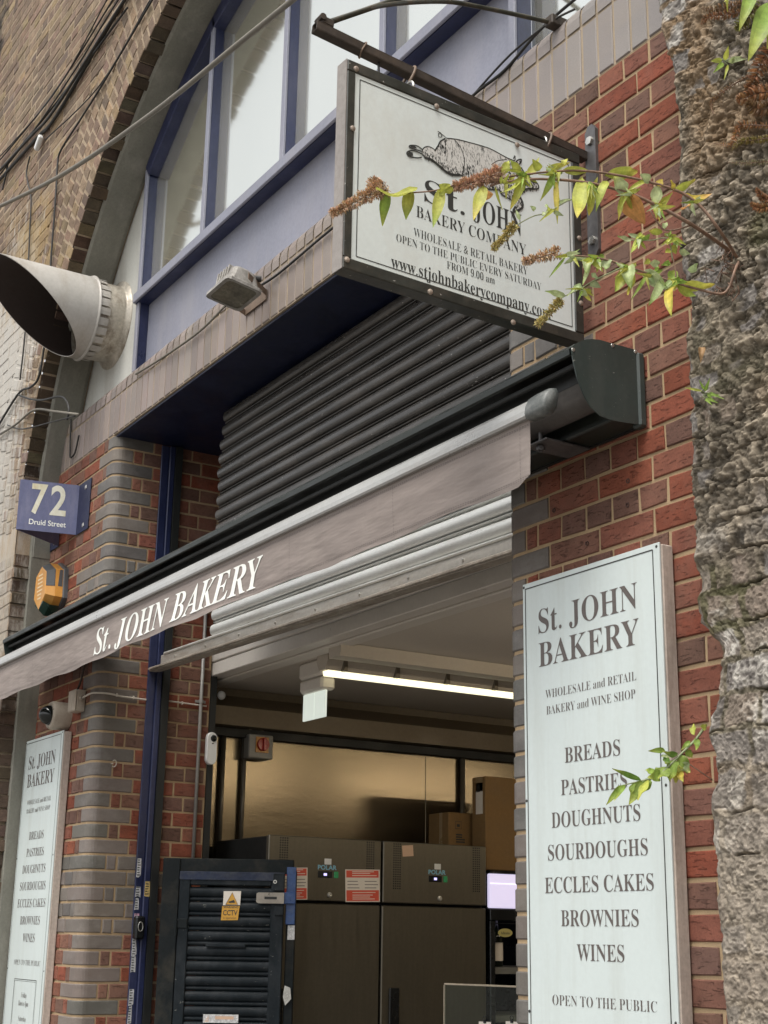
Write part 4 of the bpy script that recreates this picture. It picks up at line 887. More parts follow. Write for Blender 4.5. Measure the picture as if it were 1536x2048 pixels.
# ================================================================== things fixed to the front
def floodlight():
    a = at(535, 590, 'Y', 0.0); c = at(468, 585, 'Y', -0.17)
    t = thing('floodlight', 'weathered grey floodlight on a bracket over the grey brick course', 'floodlight', a)
    al = R_(10)   # glass turned down and outwards
    n = Vector((0.02, -math.sin(al), -math.cos(al))).normalized(); u = Vector((1, 0, 0)); u = (u-n*u.dot(n)).normalized(); v = n.cross(u)
    fr = Fr(c, u, v, n)
    h = MB(); rings = [(0.112, 0.086, 0.012), (0.112, 0.086, -0.002), (0.098, 0.072, -0.012), (0.080, 0.055, -0.075), (0.062, 0.040, -0.092)]
    def rr(a_, b_, k=0.02):
        out = []
        for sx, sy in ((1, 1), (-1, 1), (-1, -1), (1, -1)):
            o = [(a_-k, b_), (a_-k*0.3, b_-k*0.3), (a_, b_-k)] if sx*sy > 0 else [(a_, b_-k), (a_-k*0.3, b_-k*0.3), (a_-k, b_)]
            if sx*sy > 0: o = o[::-1]
            else: o = o[::-1]
            out += [(sx*p, sy*q) for p, q in o]
        return out
    vs = []; m = 12
    for a_, b_, z in rings: vs += [fr.p(p, q, z) for p, q in rr(a_, b_)]
    h.add(vs, [(i*m+k, i*m+(k+1) % m, (i+1)*m+(k+1) % m, (i+1)*m+k) for i in range(len(rings)-1) for k in range(m)]+[tuple((len(rings)-1)*m+k for k in range(m))])
    for k in range(5): box(h, -0.06+0.026*k, -0.054+0.026*k, -0.068, 0.068, -0.09, -0.03, fr, ch=0.002)
    h.build('housing', M['lampgrey'], t)
    g_ = MB(); g_.add([fr.p(p, q, 0.0121) for p, q in rr(0.112, 0.086)]+[fr.p(p, q, 0.0121) for p, q in rr(0.096, 0.070)], [(k, (k+1) % 12, 12+(k+1) % 12, 12+k) for k in range(12)]); g_.build('bezel', M['lampgrey'], t)
    g_ = MB(); g_.add([fr.p(p, q, 0.0095) for p, q in rr(0.098, 0.072)], [tuple(range(12))]); g_.build('glass', M['lampglass'], t)
    b = MB(); w_ = 0.014
    L = fr.p(-0.122, 0.0, -0.03); Rr_ = fr.p(0.122, 0.0, -0.03); a1 = Vector((a.x-0.20, -0.006, a.z-0.01)); a2 = Vector((a.x+0.0, -0.006, a.z+0.01))
    for p, q in ((L, a1), (Rr_, a2)):
        d = (q-p); fb = Fr(p, d, (0, 0, 1) if True else d, d.cross(Vector((0, 0, 1)))); box(b, 0, d.length, -w_, w_, -0.002, 0.002, fb, ch=0.001)
    box(b, a1.x-0.005, a2.x+0.005, -0.009, -0.004, a1.z-w_, a1.z+w_+0.02, ch=0.001); b.build('bracket', M['strap'], t)
    gl = MB(); tube(gl, [fr.p(0.05, -0.06, -0.075), fr.p(0.06, -0.085, -0.08)], 0.014, 10); gl.build('cable_gland', M['cable'], t)
M['lampgrey'] = mat('lamp_casting', (0.30, 0.285, 0.26), 0.6, 0.3, var=0.3, vs=(14, 14, 14), bump=0.2, dirt=(0.09, 0.075, 0.06), dirt_amt=0.5, dirt_vs=(12, 12, 12))
M['lampglass'] = mat('lamp_glass', (0.16, 0.15, 0.115), 0.15, var=0.4, vs=(12, 12, 12), bump=0)
floodlight()

def number_plate():
    t = thing('number_plate', 'wedge-shaped blue number plate reading 72 Druid Street, bolted to the red brick pier', 'sign', (-7.4, 0, 3.7))
    tl, bl = at(41, 975, 'X', -7.42), at(37, 1080, 'X', -7.42)
    zt, zb = 3.985, 3.700; A = Vector((tl.x, tl.y, 0)); B = Vector((-7.345, -0.004, 0)); C_ = Vector((-7.63, -0.004, 0)); D = Vector((-7.165, -0.004, 0))
    def plate(p, q, off=0.0):
        b = MB(); d = (q-p); n = Vector((d.y, -d.x, 0)).normalized(); n = n if n.x > 0 else -n
        f = Fr(p, d, (0, 0, 1), n); box(b, 0, d.length, zb, zt, -0.004, 0, f, ch=0.001); return b, f, d.length
    b, f, L = plate(A, B); face = b.build('face', M['plateblue'], t)
    tx = MB(); text(tx, '7', f, L*0.194, L*0.462, zb+0.103, 0.166, 'sans', 0.022, 0.0012); text(tx, '2', f, L*0.52, L*0.79, zb+0.103, 0.166, 'sans', 0.022, 0.0012)
    tx.build('number_lettering', M['paleyellow'], face); t2 = MB(); text(t2, 'Druid Street', f, L*0.19, L*0.81, zb+0.036, 0.030, 'sans', 0.012, 0.0012); t2.build('street_lettering', M['cream'], face)
    b, f2, L2 = plate(A+Vector((-0.006, 0, 0)), C_); b.build('side_wing', M['plateblue'], t)
    fl = MB(); box(fl, B.x, D.x, -0.008, -0.003, zb-0.004, zt, ch=0.001); fl.build('fixing_flange', M['platenavy'], t); fl = MB(); box(fl, C_.x-0.18, C_.x, -0.008, -0.003, zb-0.004, zt, ch=0.001); fo = fl.build('fixing_flange', M['platenavy'], t)
    for x in (D.x-0.07, C_.x-0.06):
        for z in (zt-0.04, zb+0.03):
            s_ = MB(); box(s_, -0.011, 0.011, -0.011, 0.011, 0, 0.005, Fr((x, -0.008, z), (1, 0, 0.2), (-0.2, 0, 1), (0, -1, 0)), ch=0.002); s_.build('bolt', M['zinc'], fo)
M['plateblue'] = mat('plate_blue', (0.115, 0.125, 0.225), 0.5, var=0.12, vs=(12, 12, 3), bump=0.04, dirt=(0.24, 0.24, 0.33), dirt_amt=0.45, dirt_vs=(12, 12, 4))
M['platenavy'] = mat('plate_navy', (0.018, 0.022, 0.055), 0.5, var=0.2, bump=0.04)
M['paleyellow'] = mat('aged_white_vinyl', (0.70, 0.69, 0.58), 0.55, var=0.08, bump=0, dirt=(0.50, 0.42, 0.20), dirt_amt=0.7, dirt_vs=(9, 9, 5))
number_plate()

def alarm():
    a = at(121, 1186, 'Y', 0.0); c = Vector((a.x, 0, a.z+0.01)); F = Fr(c, (1, 0, 0), (0, 0, 1), (0, -1, 0))
    t = thing('alarm_box', 'six-sided yellow alarm box with dark grey shoulders, between the number plate and the awning', 'alarm', c)
    hexo = [(0, 0.155), (0.105, 0.10), (0.118, -0.06), (0.0, -0.155), (-0.118, -0.06), (-0.105, 0.10)]
    def rings(mb, poly, lv):
        n = len(poly); vs = [F.p(x*s_, y*s_, z) for s_, z in lv for x, y in poly]
        mb.add(vs, [(i*n+k, i*n+(k+1) % n, (i+1)*n+(k+1) % n, (i+1)*n+k) for i in range(len(lv)-1) for k in range(n)]+[tuple((len(lv)-1)*n+k for k in range(n))])
    b = MB(); rings(b, hexo, [(1.04, 0.0), (1.04, 0.022), (1.0, 0.028)]); b.build('back_plate', M['alarmgrey'], t)
    y = MB(); rings(y, hexo, [(0.98, 0.02), (0.97, 0.07), (0.80, 0.115), (0.77, 0.118)]); yo = y.build('cover', M['yellow'], t)
    for sgn in (1, -1):
        s_ = MB(); q = [(sgn*0.002, 0.15), (sgn*0.103, 0.097), (sgn*0.111, -0.0), (sgn*0.068, -0.01), (sgn*0.045, 0.09)]; n = 5
        vs = [F.p(x*1.0, z*1.0, 0.03) for x, z in q]+[F.p(x*0.985, z*0.985, 0.075) for x, z in q]+[F.p(x*0.83, z*0.83, 0.116) for x, z in q]
        s_.add(vs, [(i*n+k, i*n+(k+1) % n, (i+1)*n+(k+1) % n, (i+1)*n+k) for i in range(2) for k in range(n)]+[(10, 11, 12, 13, 14)]); s_.build('shoulder', M['alarmgrey'], t)
    s_ = MB(); q = [(0.0, -0.152), (0.09, -0.105), (-0.09, -0.105)]; n = 3; vs = [F.p(x, z, 0.03) for x, z in q]+[F.p(x*0.985, z*0.985, 0.085) for x, z in q]+[F.p(x*0.8, z*0.8, 0.117) for x, z in q]
    s_.add(vs, [(i*n+k, i*n+(k+1) % n, (i+1)*n+(k+1) % n, (i+1)*n+k) for i in range(2) for k in range(n)]+[(6, 7, 8)]); s_.build('strobe_lens', M['alarmgreen'], t)
    lb = MB(); rr = random.Random(3)
    for k in range(7):
        w_ = rr.uniform(0.03, 0.055); z = 0.07-0.022*k; lb.add([F.p(-w_, z, 0.1195), F.p(w_, z, 0.1195), F.p(w_, z+0.009, 0.1195), F.p(-w_, z+0.009, 0.1195)], [(0, 1, 2, 3)])
    lb.build('label', M['alarmlabel'], yo)
M['alarmgrey'] = mat('alarm_grey', (0.075, 0.078, 0.082), 0.45, var=0.1, bump=0.02)
M['alarmgreen'] = mat('alarm_green', (0.02, 0.05, 0.035), 0.3, var=0.1, bump=0)
M['alarmlabel'] = mat('alarm_label', (0.76, 0.58, 0.35), 0.5, var=0.15, bump=0)
alarm()

def dome():
    a = at(122, 1440, 'Y', 0.0); F = Fr((a.x+0.10, 0, a.z+0.005), (1, 0, 0), (0, 0, 1), (0, -1, 0))
    t = thing('dome_camera', 'round cream security camera with a dark domed lens above the far white board', 'security camera', F.o)
    b = MB(); lathe(b, [(0.072, 0), (0.074, 0.085), (0.068, 0.098), (0.052, 0.100), (0.050, 0.094)], F, 28); b.build('base', M['creamplastic'], t, True)
    d = MB(); lathe(d, [(0.052*math.cos(q), 0.094+0.052*math.sin(q)*1.15) for q in [i*math.pi/2/9 for i in range(10)]], F, 24); d.build('dome', M['lens'], t, True)
    for k in range(3):
        s_ = MB(); lathe(s_, [(0.005, 0), (0, 0.002)], Fr(F.p(0.062*math.cos(2.1*k+.4), 0.062*math.sin(2.1*k+.4), 0.0985), F.u, F.v, F.n), 8); s_.build('screw', M['rust'], t)
M['creamplastic'] = mat('aged_cream_plastic', (0.40, 0.345, 0.28), 0.5, var=0.12, vs=(12, 12, 12), bump=0.04, dirt=(0.22, 0.18, 0.14), dirt_amt=0.5, dirt_vs=(12, 12, 8))
dome()
def jbox():
    a = at(158, 1406, 'Y', 0.0); F = Fr((a.x+0.045, 0, a.z), (1, 0, 0), (0, 0, 1), (0, -1, 0))
    t = thing('junction_box', 'small cream junction box on the brick pier with a pale cable leaving it', 'junction box', F.o)
    b = MB(); box(b, -0.05, 0.05, -0.055, 0.055, 0, 0.045, F, ch=0.004); box(b, -0.051, 0.051, -0.056, 0.056, 0.046, 0.058, F, ch=0.005); b.build('case', M['creamplastic'], t)
    g_ = MB(); g_fr = Fr(F.p(0.05, 0.01, 0.024), (0, 0, 1), (0, 1, 0), (1, 0, 0)); lathe(g_, [(0.012, 0), (0.012, 0.012), (0.009, 0.018)], g_fr, 12); g_.build('gland', M['creamplastic'], t, True)
    # pale cable round the bullnose to the post and on to the inner jamb
    p0 = F.p(0.066, 0.01, 0.024); z = p0.z
    pts = [p0, Vector((JL-0.06, -0.014, z+0.012)), Vector((JL-0.018, 0.0, z+0.012)), Vector((JL+0.008, 0.06, z+0.010)), Vector((JL+0.008, 0.13, z+0.002)), Vector((JL+0.008, 0.20, z+0.0)), Vector((JL+0.008, 0.262, z-0.002))]
    c = MB(); tube(c, smooth_path(pts, 5), 0.0048, 8)
    pts2 = [Vector((JL+0.008, y, z+0.004-0.03*(y-0.38))) for y in (0.378, 0.44, 0.5, 0.56, 0.60)]; tube(c, smooth_path(pts2, 4), 0.0042, 8)
    cb = tag(c.build('cable', M['whitecable'], None, True), 'cream cable clipped across the bullnose bricks, from junction box to navy post', 'cable')
    for p in (Vector((JL+0.005, 0.10, z+0.008)), Vector((JL+0.005, 0.19, z+0.003)), Vector((JL+0.005, 0.46, z+0.001)), Vector((JL+0.005, 0.57, z-0.003))):
        k = MB(); box(k, -0.001, 0.012, -0.004, 0.004, -0.009, 0.007, Fr(p, (1, 0, 0), (0, 1, 0), (0, 0, 1)), ch=0.0015); k.build('clip', M['whitecable'], cb)
    d = MB(); q = F.p(0.0, 0.056, 0.03); tube(d, smooth_path([q, q+Vector((0.02, 0.01, 0.06)), q+Vector((0.035, 0.014, 0.13)), q+Vector((0.03, 0.02, 0.2))], 5), 0.0055, 8)
    tag(d.build('cable', M['rust'], None, True), 'short brown cable dropping from under the awning into the junction box', 'cable')
jbox()
p = at(229, 1527, 'X', JL+0.02); b = MB(); tube(b, [(JL, p.y-0.01, p.z), (JL+0.02, p.y-0.008, p.z)], 0.0025, 6); tube(b, [(JL+0.02+0.005*math.sin(a), p.y+0.012*math.cos(a)-0.002, p.z+0.016*math.sin(a)) for a in [-2.2+4.6*i/12 for i in range(13)]], 0.0028, 6)
tag(b.build('screw_hook', M['whitecable'], None, True), 'small open white screw hook in a bullnose brick', 'hook')
# vertical conduit and doorbell camera, lens-shaped sensor on the inner jamb
p = at(402, 1400, 'X', JL+0.012); t = thing('conduit', 'thin grey vertical conduit clipped to the inner red brick jamb', 'pipe', (JL, p.y, 2))
b = MB(); tube(b, [(JL+0.014, p.y, 1.95), (JL+0.014, p.y, 3.4)], 0.0095, 10); b.build('pipe', M['condgrey'], t, True)
q = at(400, 1403, 'X', JL+0.012); b = MB(); lathe(b, [(0.0115, -0.008), (0.0135, -0.008), (0.0135, 0.008), (0.0115, 0.008)], Fr((JL+0.014, p.y, q.z), (1, 0, 0), (0, 1, 0), (0, 0, 1)), 12); box(b, JL+0.002, JL+0.008, p.y-0.03, p.y+0.03, q.z-0.007, q.z+0.007, ch=0.002); b.build('saddle_clip', M['condgrey'], t)
def jambbits():
    p = at(423, 1497, 'X', JL+0.02); F = Fr((JL+0.002, p.y, p.z), (0, 1, 0), (0, 0, 1), (1, 0, 0))
    t = thing('doorbell_camera', 'slim white rounded doorbell camera on the inner edge of the brick jamb', 'camera', F.o)
    def stad(r, h, n=10): return [(r*math.cos(q), h+r*math.sin(q)) for q in [math.pi*i/n for i in range(n+1)]]+[(r*math.cos(q), -h+r*math.sin(q)) for q in [math.pi+math.pi*i/n for i in range(n+1)]]
    b = MB(); lv = [(1.0, 0.0), (1.0, 0.020), (0.9, 0.027)]; P = stad(0.029, 0.055); n = len(P)
    b.add([F.p(x*s_, y*(1-(1-s_)*0.4), z) for s_, z in lv for x, y in P], [(i*n+k, i*n+(k+1) % n, (i+1)*n+(k+1) % n, (i+1)*n+k) for i in range(2) for k in range(n)]+[tuple(2*n+k for k in range(n))]); b.build('case', M['white'], t, False)
    l = MB(); lathe(l, [(0.018, 0.0), (0.017, 0.004), (0.010, 0.007), (0.0, 0.008)], Fr(F.p(0.006, 0.052, 0.026), F.u, F.v, F.n), 20); l.build('lens', M['lens'], t, True)
    l = MB(); box(l, -0.003, 0.007, 0.022, 0.028, 0.026, 0.0275, F); l.build('sensor_window', M['lens'], t)
    p = at(436, 1390, 'X', JL-0.06); F = Fr((p.x, p.y+0.02, p.z), (1, 0, 0), (0, 0, 1), (0, 1, 0))
    t = thing('motion_sensor', 'small white curved motion sensor inside the opening behind the brick jamb', 'sensor', F.o)
    b = MB(); lathe(b, [(0.024*math.cos(q), 0.013*math.sin(q)) for q in [i*math.pi/2/6 for i in range(7)]], Fr(F.o, (0, 1, 0), (0, 0, 1), (1, 0, 0)), 18); b.build('dome', M['white'], t, True)
jambbits()

# ------------------------------------------------------------------ wires and cables
def wire(pts, r, m, label, name='cable', group=None, k=6):
    b = MB(); tube(b, smooth_path(pts, k), r, 7); o = b.build(name, m, None, True); return tag(o, label, 'cable', group)
yv = YV-0.015
tl = 'slack black cable strung along the old brick wall, one of the upper bundle'
BUND = [[(-30, 355), (100, 196), (225, 0), (262, -60)], [(-30, 345), (106, 190), (214, 0), (250, -60)], [(-30, 372), (60, 275), (110, 218), (236, 20), (290, -60)], [(-30, 392), (70, 280), (115, 230), (240, 15), (300, -70)], [(-30, 385), (62, 268), (148, 142), (205, 50), (268, -50)]]
WD = [0.005, 0.004, 0.009, 0.011, 0.005]
for i, (P, r) in enumerate(zip(BUND, WD)):
    wire([at(x+random.uniform(-1, 1), y, 'Y', yv-0.012*(i % 3)) for x, y in P], r, M['cable'], tl, group='black cables along the viaduct wall')
wire([at(x, y, 'Y', yv) for x, y in ((310, -10), (210, 160), (160, 240), (122, 300), (115, 330), (113, 370), (108, 440), (102, 520), (95, 640), (80, 750))], 0.006, M['cable'], 'black cable bending down the old brick wall nearest the arch')
wire([at(x, y, 'Y', yv) for x, y in ((300, 0), (200, 170), (90, 280))], 0.004, M['cable'], 'thin black cable ending at a loose white connector on the old wall')
wire([at(x, y, 'Y', yv) for x, y in ((60, 312), (53, 345), (57, 370), (62, 400), (59, 470), (52, 640), (40, 760))], 0.005, M['cable'], 'black cable hanging straight down from the loose white connector')
wire([at(x, y, 'Y', yv) for x, y in ((255, 15), (170, 130), (105, 215), (60, 270), (20, 320), (12, 350), (5, 380))], 0.006, M['cable'], 'black cable below the bundle, turning down at the left edge')
wire([at(x, y, 'Y', yv) for x, y in ((-20, 880), (35, 790), (60, 775), (75, 760), (82, 730))], 0.007, M['cable'], 'black cable looped and knotted low on the old wall')
wire([at(x, y, 'Y', yv) for x, y in ((38, 790), (60, 798), (85, 800), (118, 793), (132, 800), (138, 820), (134, 840))], 0.006, M['cable'], 'black cable curling across the dark arch edge to the lining')
wire([at(x, y, 'Y', yv) for x, y in ((-20, 880), (30, 850), (68, 820), (110, 823), (157, 829))], 0.007, M['tancable'], 'grey cable running from the old wall to the end of the grey brick course')
wire([at(x, y, 'Y', yv) for x, y in ((15, 850), (45, 858), (100, 845), (150, 832))], 0.004, M['cable'], 'thin dark wire sagging under the grey cable by the arch')
# the long tensioned cable across the window
wire([at(-40, 431, 'Y', -0.34), at(120, 352, 'Y', -0.35), at(300, 230, 'Y', -0.36), at(480, 85, 'Y', -0.37), at(600, -12, 'Y', -0.38), at(680, -80, 'Y', -0.38)], 0.0125, M['tancable'], 'thick grey cable stretched diagonally in front of the arched window')
wire([at(272, 748, 'Y', -0.012), at(330, 712, 'Y', -0.016), at(400, 662, 'Y', -0.016), at(450, 612, 'Y', -0.02)], 0.006, M['tancable'], 'brown cable lying along the rounded coping left of the floodlight')
wire([at(520, 572, 'Y', -0.02), at(560, 545, 'Y', -0.01), at(640, 477, 'Y', -0.012), at(720, 410, 'Y', -0.008), at(860, 280, 'Y', -0.008), at(945, 192, 'Y', -0.008), at(1010, 140, 'Y', 0.0), at(1080, 60, 'Y', 0.02), at(1160, -10, 'Y', 0.04)], 0.0055, M['cable'], 'black cable lying along the groove of the coping behind the hanging sign')
wire([at(938, 200, 'Y', -0.004), at(1020, 110, 'Y', -0.02), at(1100, 45, 'Y', -0.02), at(1150, 18, 'Y', 0.03)], 0.004, M['cable'], 'thin black wire slanting over the blue panel behind the hanging sign')
wire([at(142, 838, 'Y', -0.008), at(140, 900, 'Y', -0.012), at(141, 915, 'Y', -0.012), at(150, 905, 'Y', -0.012), at(158, 870, 'Y', -0.012)], 0.005, M['cable'], 'black cable hanging in a hook-shaped loop on the left end of the brick course')
p = at(82, 287, 'Y', yv); b = MB(); box(b, -0.05, 0.05, -0.02, 0.02, 0, 0.03, Fr(p, (1, 0, 0.75), (-0.75, 0, 1), (0, -1, 0)), ch=0.006); tag(b.build('connector', M['white']), 'small loose white connector among the wires on the old wall', 'connector')

# ================================================================== interior
ZCE, XW = 2.915, -7.16
t = thing('shop_interior', 'dim bakery room behind the shutter, steel-clad side wall and pale panel ceiling', 'room', (-5, 2, 0))
b = MB(); box(b, XW-0.05, XW, 0.62, 6.0, 0, 3.4); sw_ = b.build('side_wall', M['stainless'], t)
b = MB(); box(b, XW, 1.0, 6.0, 6.05, 0, 3.4); b.build('back_wall', M['ceiling'], t)
b = MB(); box(b, 0.2, 0.25, 0.62, 6.0, 0, 3.4); box(b, JR, 0.2, 0.601, 0.65, 0, 3.4); b.build('far_wall', M['ceiling'], t)
b = MB(); box(b, XW, 0.2, 0.70, 6.0, ZCE, ZCE+0.05); b.build('ceiling', M['ceiling'], t)
b = MB(); box(b, XW, 0.2, 0.63, 0.70, ZCE+0.0, ZCE+0.07, ch=0.004); box(b, XW, 0.2, 0.70, 0.78, ZCE-0.012, ZCE-0.001, ch=0.003); box(b, XW, 0.2, 0.625, 0.66, ZCE+0.075, ZCE+0.14, ch=0.004); b.build('ceiling_trim', M['trimwhite'], t)
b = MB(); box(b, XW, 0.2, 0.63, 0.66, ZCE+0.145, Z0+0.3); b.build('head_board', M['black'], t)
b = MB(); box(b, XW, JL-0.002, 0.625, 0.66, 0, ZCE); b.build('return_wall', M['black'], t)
b = MB(); prism(b, [(XW, 2.69), (XW+0.10, 2.70), (XW+0.10, 2.80), (XW+0.02, 2.87), (XW+0.02, ZCE-0.003), (XW, ZCE-0.003)], Fr((0, 0, 0), (1, 0, 0), (0, 0, 1), (0, -1, 0)), -6.0, -0.67); b.build('wall_ducting', M['bulkhead'], t)
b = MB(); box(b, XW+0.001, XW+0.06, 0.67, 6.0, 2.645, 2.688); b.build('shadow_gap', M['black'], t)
b = MB(); box(b, XW-0.1, 0.3, 0.4, 6.1, -0.05, 0.012); structure(b.build('floor', M['asphalt']))
def interior():
    for px, nm, r in ((447, 'black pipe nearest the brick jamb on the steel wall', 0.013), (489, 'grey pipe left of the red isolator switch on the steel wall', 0.013), (925, 'steel pipe behind the small cardboard box', 0.016)):
        p = at(px, 1500, 'X', XW+0.025); b = MB(); tube(b, [(XW+0.025, p.y, 1.9), (XW+0.025, p.y, 2.68)], r, 10); tag(b.build('wall_pipe', M['pipe'], None, True), 'vertical '+nm, 'pipe')
    # cover strips between the sheets
    for px in (860,):
        p = at(px, 1550, 'X', XW+0.003); b = MB(); box(b, XW+0.0005, XW+0.004, p.y-0.03, p.y+0.03, 0.2, 2.66, ch=0.001); b.build('joint_strip', M['stainless'], sw_)
    # isolator
    p = at(520, 1492, 'X', XW+0.08); F = Fr((XW+0.004, p.y, p.z), (0, 1, 0), (0, 0, 1), (1, 0, 0))
    t = thing('isolator_switch', 'grey isolator box with a round red switch on the steel wall', 'switch', F.o)
    b = MB(); box(b, -0.075, 0.075, -0.07, 0.06, 0, 0.09, F, ch=0.006); b.build('case', M['isogrey'], t)
    b = MB(); box(b, -0.035, 0.045, -0.038, 0.048, 0.09, 0.096, F, ch=0.002); b.build('yellow_plate', M['yellow'], t)
    b = MB(); lathe(b, [(0.036, 0.094), (0.034, 0.112), (0.0, 0.114)], Fr(F.p(0.006, 0.006, 0), F.u, F.v, F.n), 20); box(b, -0.002, 0.014, -0.03, 0.042, 0.112, 0.128, F, ch=0.003); b.build('dial', M['redplastic'], t)
    b = MB(); 
    for q in (-0.045, 0.03): tube(b, [F.p(q, 0.055, 0.03), F.p(q, 0.13, 0.03)], 0.011, 8)
    b.build('cable_entry', M['pipe'], t)
    # ceiling lights
    def batten(x, y0, y1, label, dm='tubelight'):
        t = thing('ceiling_light', label, 'light', (x, (y0+y1)/2, ZCE), 'batten lights')
        b = MB(); prism(b, [(-0.05, 0), (0.05, 0), (0.055, -0.03), (0.03, -0.075), (-0.03, -0.075), (-0.055, -0.03)], Fr((x, 0, ZCE-0.002), (1, 0, 0), (0, 0, 1), (0, -1, 0)), -y1, -y0); b.build('body', M['lightbody'], t)
        b = MB(); prism(b, [(-0.028, -0.0755), (0.028, -0.0755), (0.018, -0.10), (-0.018, -0.10)], Fr((x, 0, ZCE-0.002), (1, 0, 0), (0, 0, 1), (0, -1, 0)), -y1+0.02, -y0-0.02); b.build('diffuser', M[dm], t)
        for k in range(6):
            y = y0+0.1+(y1-y0-0.2)*k/5; c = MB(); box(c, x+0.03, x+0.058, y-0.012, y+0.012, ZCE-0.08, ZCE-0.028, ch=0.002); c.build('clip', M['pipe'], t)
    batten(-5.98, 0.80, 2.5, 'lit batten light with an exposed glowing strip, just inside the opening')
    batten(-4.3, 1.2, 2.8, 'added batten light brightening the middle of the shop, unseen behind the white board pier', 'addedtube'); batten(-4.3, 3.2, 4.8, 'added unseen batten light brightening the back of the shop', 'addedtube')  # both battens are out of view, added to brighten the room
    b = thing('ceiling_light', 'unlit white batten fitting on the ceiling, above the glowing strip', 'light', (-5.66, 1.6, ZCE), 'batten lights')
    m_ = MB(); prism(m_, [(-0.06, 0), (0.06, 0), (0.05, -0.06), (-0.05, -0.06)], Fr((-5.72, 0, ZCE-0.002), (1, 0, 0), (0, 0, 1), (0, -1, 0)), -2.6, -0.72); m_.build('body', M['lightbody'], b)
    # twin emergency light
    p = at(632, 1300, 'Y', 0.86); t = thing('emergency_light', 'white box fitting on the ceiling edge with a hanging two-part blank panel', 'sign light', (p.x, 0.86, ZCE))
    F = Fr((p.x, 0.86, ZCE), (1, 0, 0), (0, 0, 1), (0, -1, 0))
    b = MB(); box(b, -0.12, 0.115, -0.085, -0.001, -0.06, 0.03, F, ch=0.012); box(b, -0.115, 0.11, -0.155, -0.088, -0.055, 0.026, F, ch=0.012); b.build('body', M['trimwhite'], t)
    b = MB(); box(b, -0.118, -0.004, -0.288, -0.156, -0.01, 0.0, F, ch=0.002); b.build('panel', M['litpanel'], t); b = MB(); box(b, -0.001, 0.108, -0.288, -0.156, -0.01, 0.0, F, ch=0.002); b.build('panel', M['litpanel'], t)
    # fridges
    XF = -6.47
    def fridge(y0, label, notes):
        y1 = y0+0.655; zt = 2.085; zs = 1.770
        t = thing('fridge', label, 'fridge', ((XF+XW)/2, (y0+y1)/2, 0), 'upright steel fridges')
        F = Fr((XF, y0, 0), (0, 1, 0), (0, 0, 1), (1, 0, 0))
        b = MB(); box(b, XW+0.08, XF-0.03, y0+0.004, y1-0.004, 0.1, zt-0.004, ch=0.004); b.build('cabinet', M['cabinetdark'], t)
        b = MB(); box(b, 0.0, 0.655, zs+0.006, zt, -0.028, 0.004, F, ch=0.004); pn = b.build('top_panel', M['fridge'], t)
        d = MB(); box(d, 0.0, 0.655, 0.14, zs-0.008, -0.028, 0.0, F, ch=0.005); do = d.build('door', M['fridge'], t)
        h = MB(); box(h, 0.045, 0.105, 1.02, 1.36, 0.0, 0.012, F, ch=0.004); h.build('handle', M['glossblack'], do)
        for c0 in (0.06, 0.565):
            v = MB()
            for i in range(20):
                for j in range(4):
                    if i > 15 and False: continue
                    v.add([F.p(c0+0.013*j+dx, zs+0.075+0.0118*i+dz, 0.0045) for dx, dz in ((0, 0), (0.008, 0), (0.008, 0.007), (0, 0.007))], [(0, 1, 2, 3)])
            v.build('vent_holes', M['black'], pn)
        cx = 0.322; b = MB(); box(b, cx-0.04, cx+0.042, zs+0.118, zs+0.150, 0.004, 0.007, F, ch=0.002); ds = b.build('display', M['glossblack'], t)
        b = MB(); box(b, cx-0.008, cx+0.010, zs+0.128, zs+0.140, 0.0071, 0.0076, F); b.build('digits', M['digits'], ds)
        b = MB(); box(b, cx+0.052, cx+0.078, zs+0.118, zs+0.150, 0.004, 0.008, F, ch=0.002); b.build('rocker_switch', M['greenswitch'], t)
        tx = MB(); text(tx, 'POLAR', F, cx-0.042, cx+0.068, zs+0.158, 0.022, 'sans', 0.03, 0.0048); tx.build('badge_lettering', M['cyanlogo'], pn)
        b = MB(); box(b, cx-0.004, cx+0.036, zs+0.183, zs+0.212, 0.004, 0.0048, F); box(b, cx-0.002, cx+0.034, zs+0.185, zs+0.210, 0.0049, 0.0052, F); b.build('label', M['white'], pn)
        b = MB(); lathe(b, [(0.014, 0.004), (0.013, 0.009), (0.006, 0.012), (0, 0.010)], Fr(F.p(cx+0.03, zs+0.035, 0), F.u, F.v, F.n), 14); b.build('key_lock', M['zinc'], pn)
        for kind, u0, u1, w0, w1 in notes:
            b = MB(); b.add([F.p(u0, w0, 0.0052), F.p(u1, w0+0.006, 0.0052), F.p(u1-0.004, w1+0.006, 0.0052), F.p(u0-0.006, w1, 0.0052)], [(0, 1, 2, 3)])
            if kind == 'red':
                q = lambda f0, f1, g0, g1, z: [F.p(u0-0.006*g+(u1-u0)*f, w0+(w1-w0)*g+0.006*f, z) for f, g in ((f0, g0), (f1, g0), (f1, g1), (f0, g1))]
                o = b.build('notice', M['paper'], pn); r = MB(); r.add(q(0.03, 0.97, 0.75, 0.97, 0.0058), [(0, 1, 2, 3)]); r.add(q(0.03, 0.97, 0.03, 0.36, 0.0058), [(0, 1, 2, 3)]); r.build('red_band', M['noticered'], o)
                l_ = MB(); rr = random.Random(9)
                for k in range(6): l_.add(q(0.06+0.5*(k % 2), 0.06+0.5*(k % 2)+rr.uniform(.3, .4), 0.42+0.1*(k//2), 0.445+0.1*(k//2), 0.0058), [(0, 1, 2, 3)])
                l_.build('print_lines', M['printgrey'], o)
                w_ = MB()
                for g0 in (0.80, 0.87, 0.92, 0.08, 0.14, 0.20, 0.28): w_.add(q(0.2, 0.2+rr.uniform(.5, .74), g0, g0+0.022, 0.0062), [(0, 1, 2, 3)])
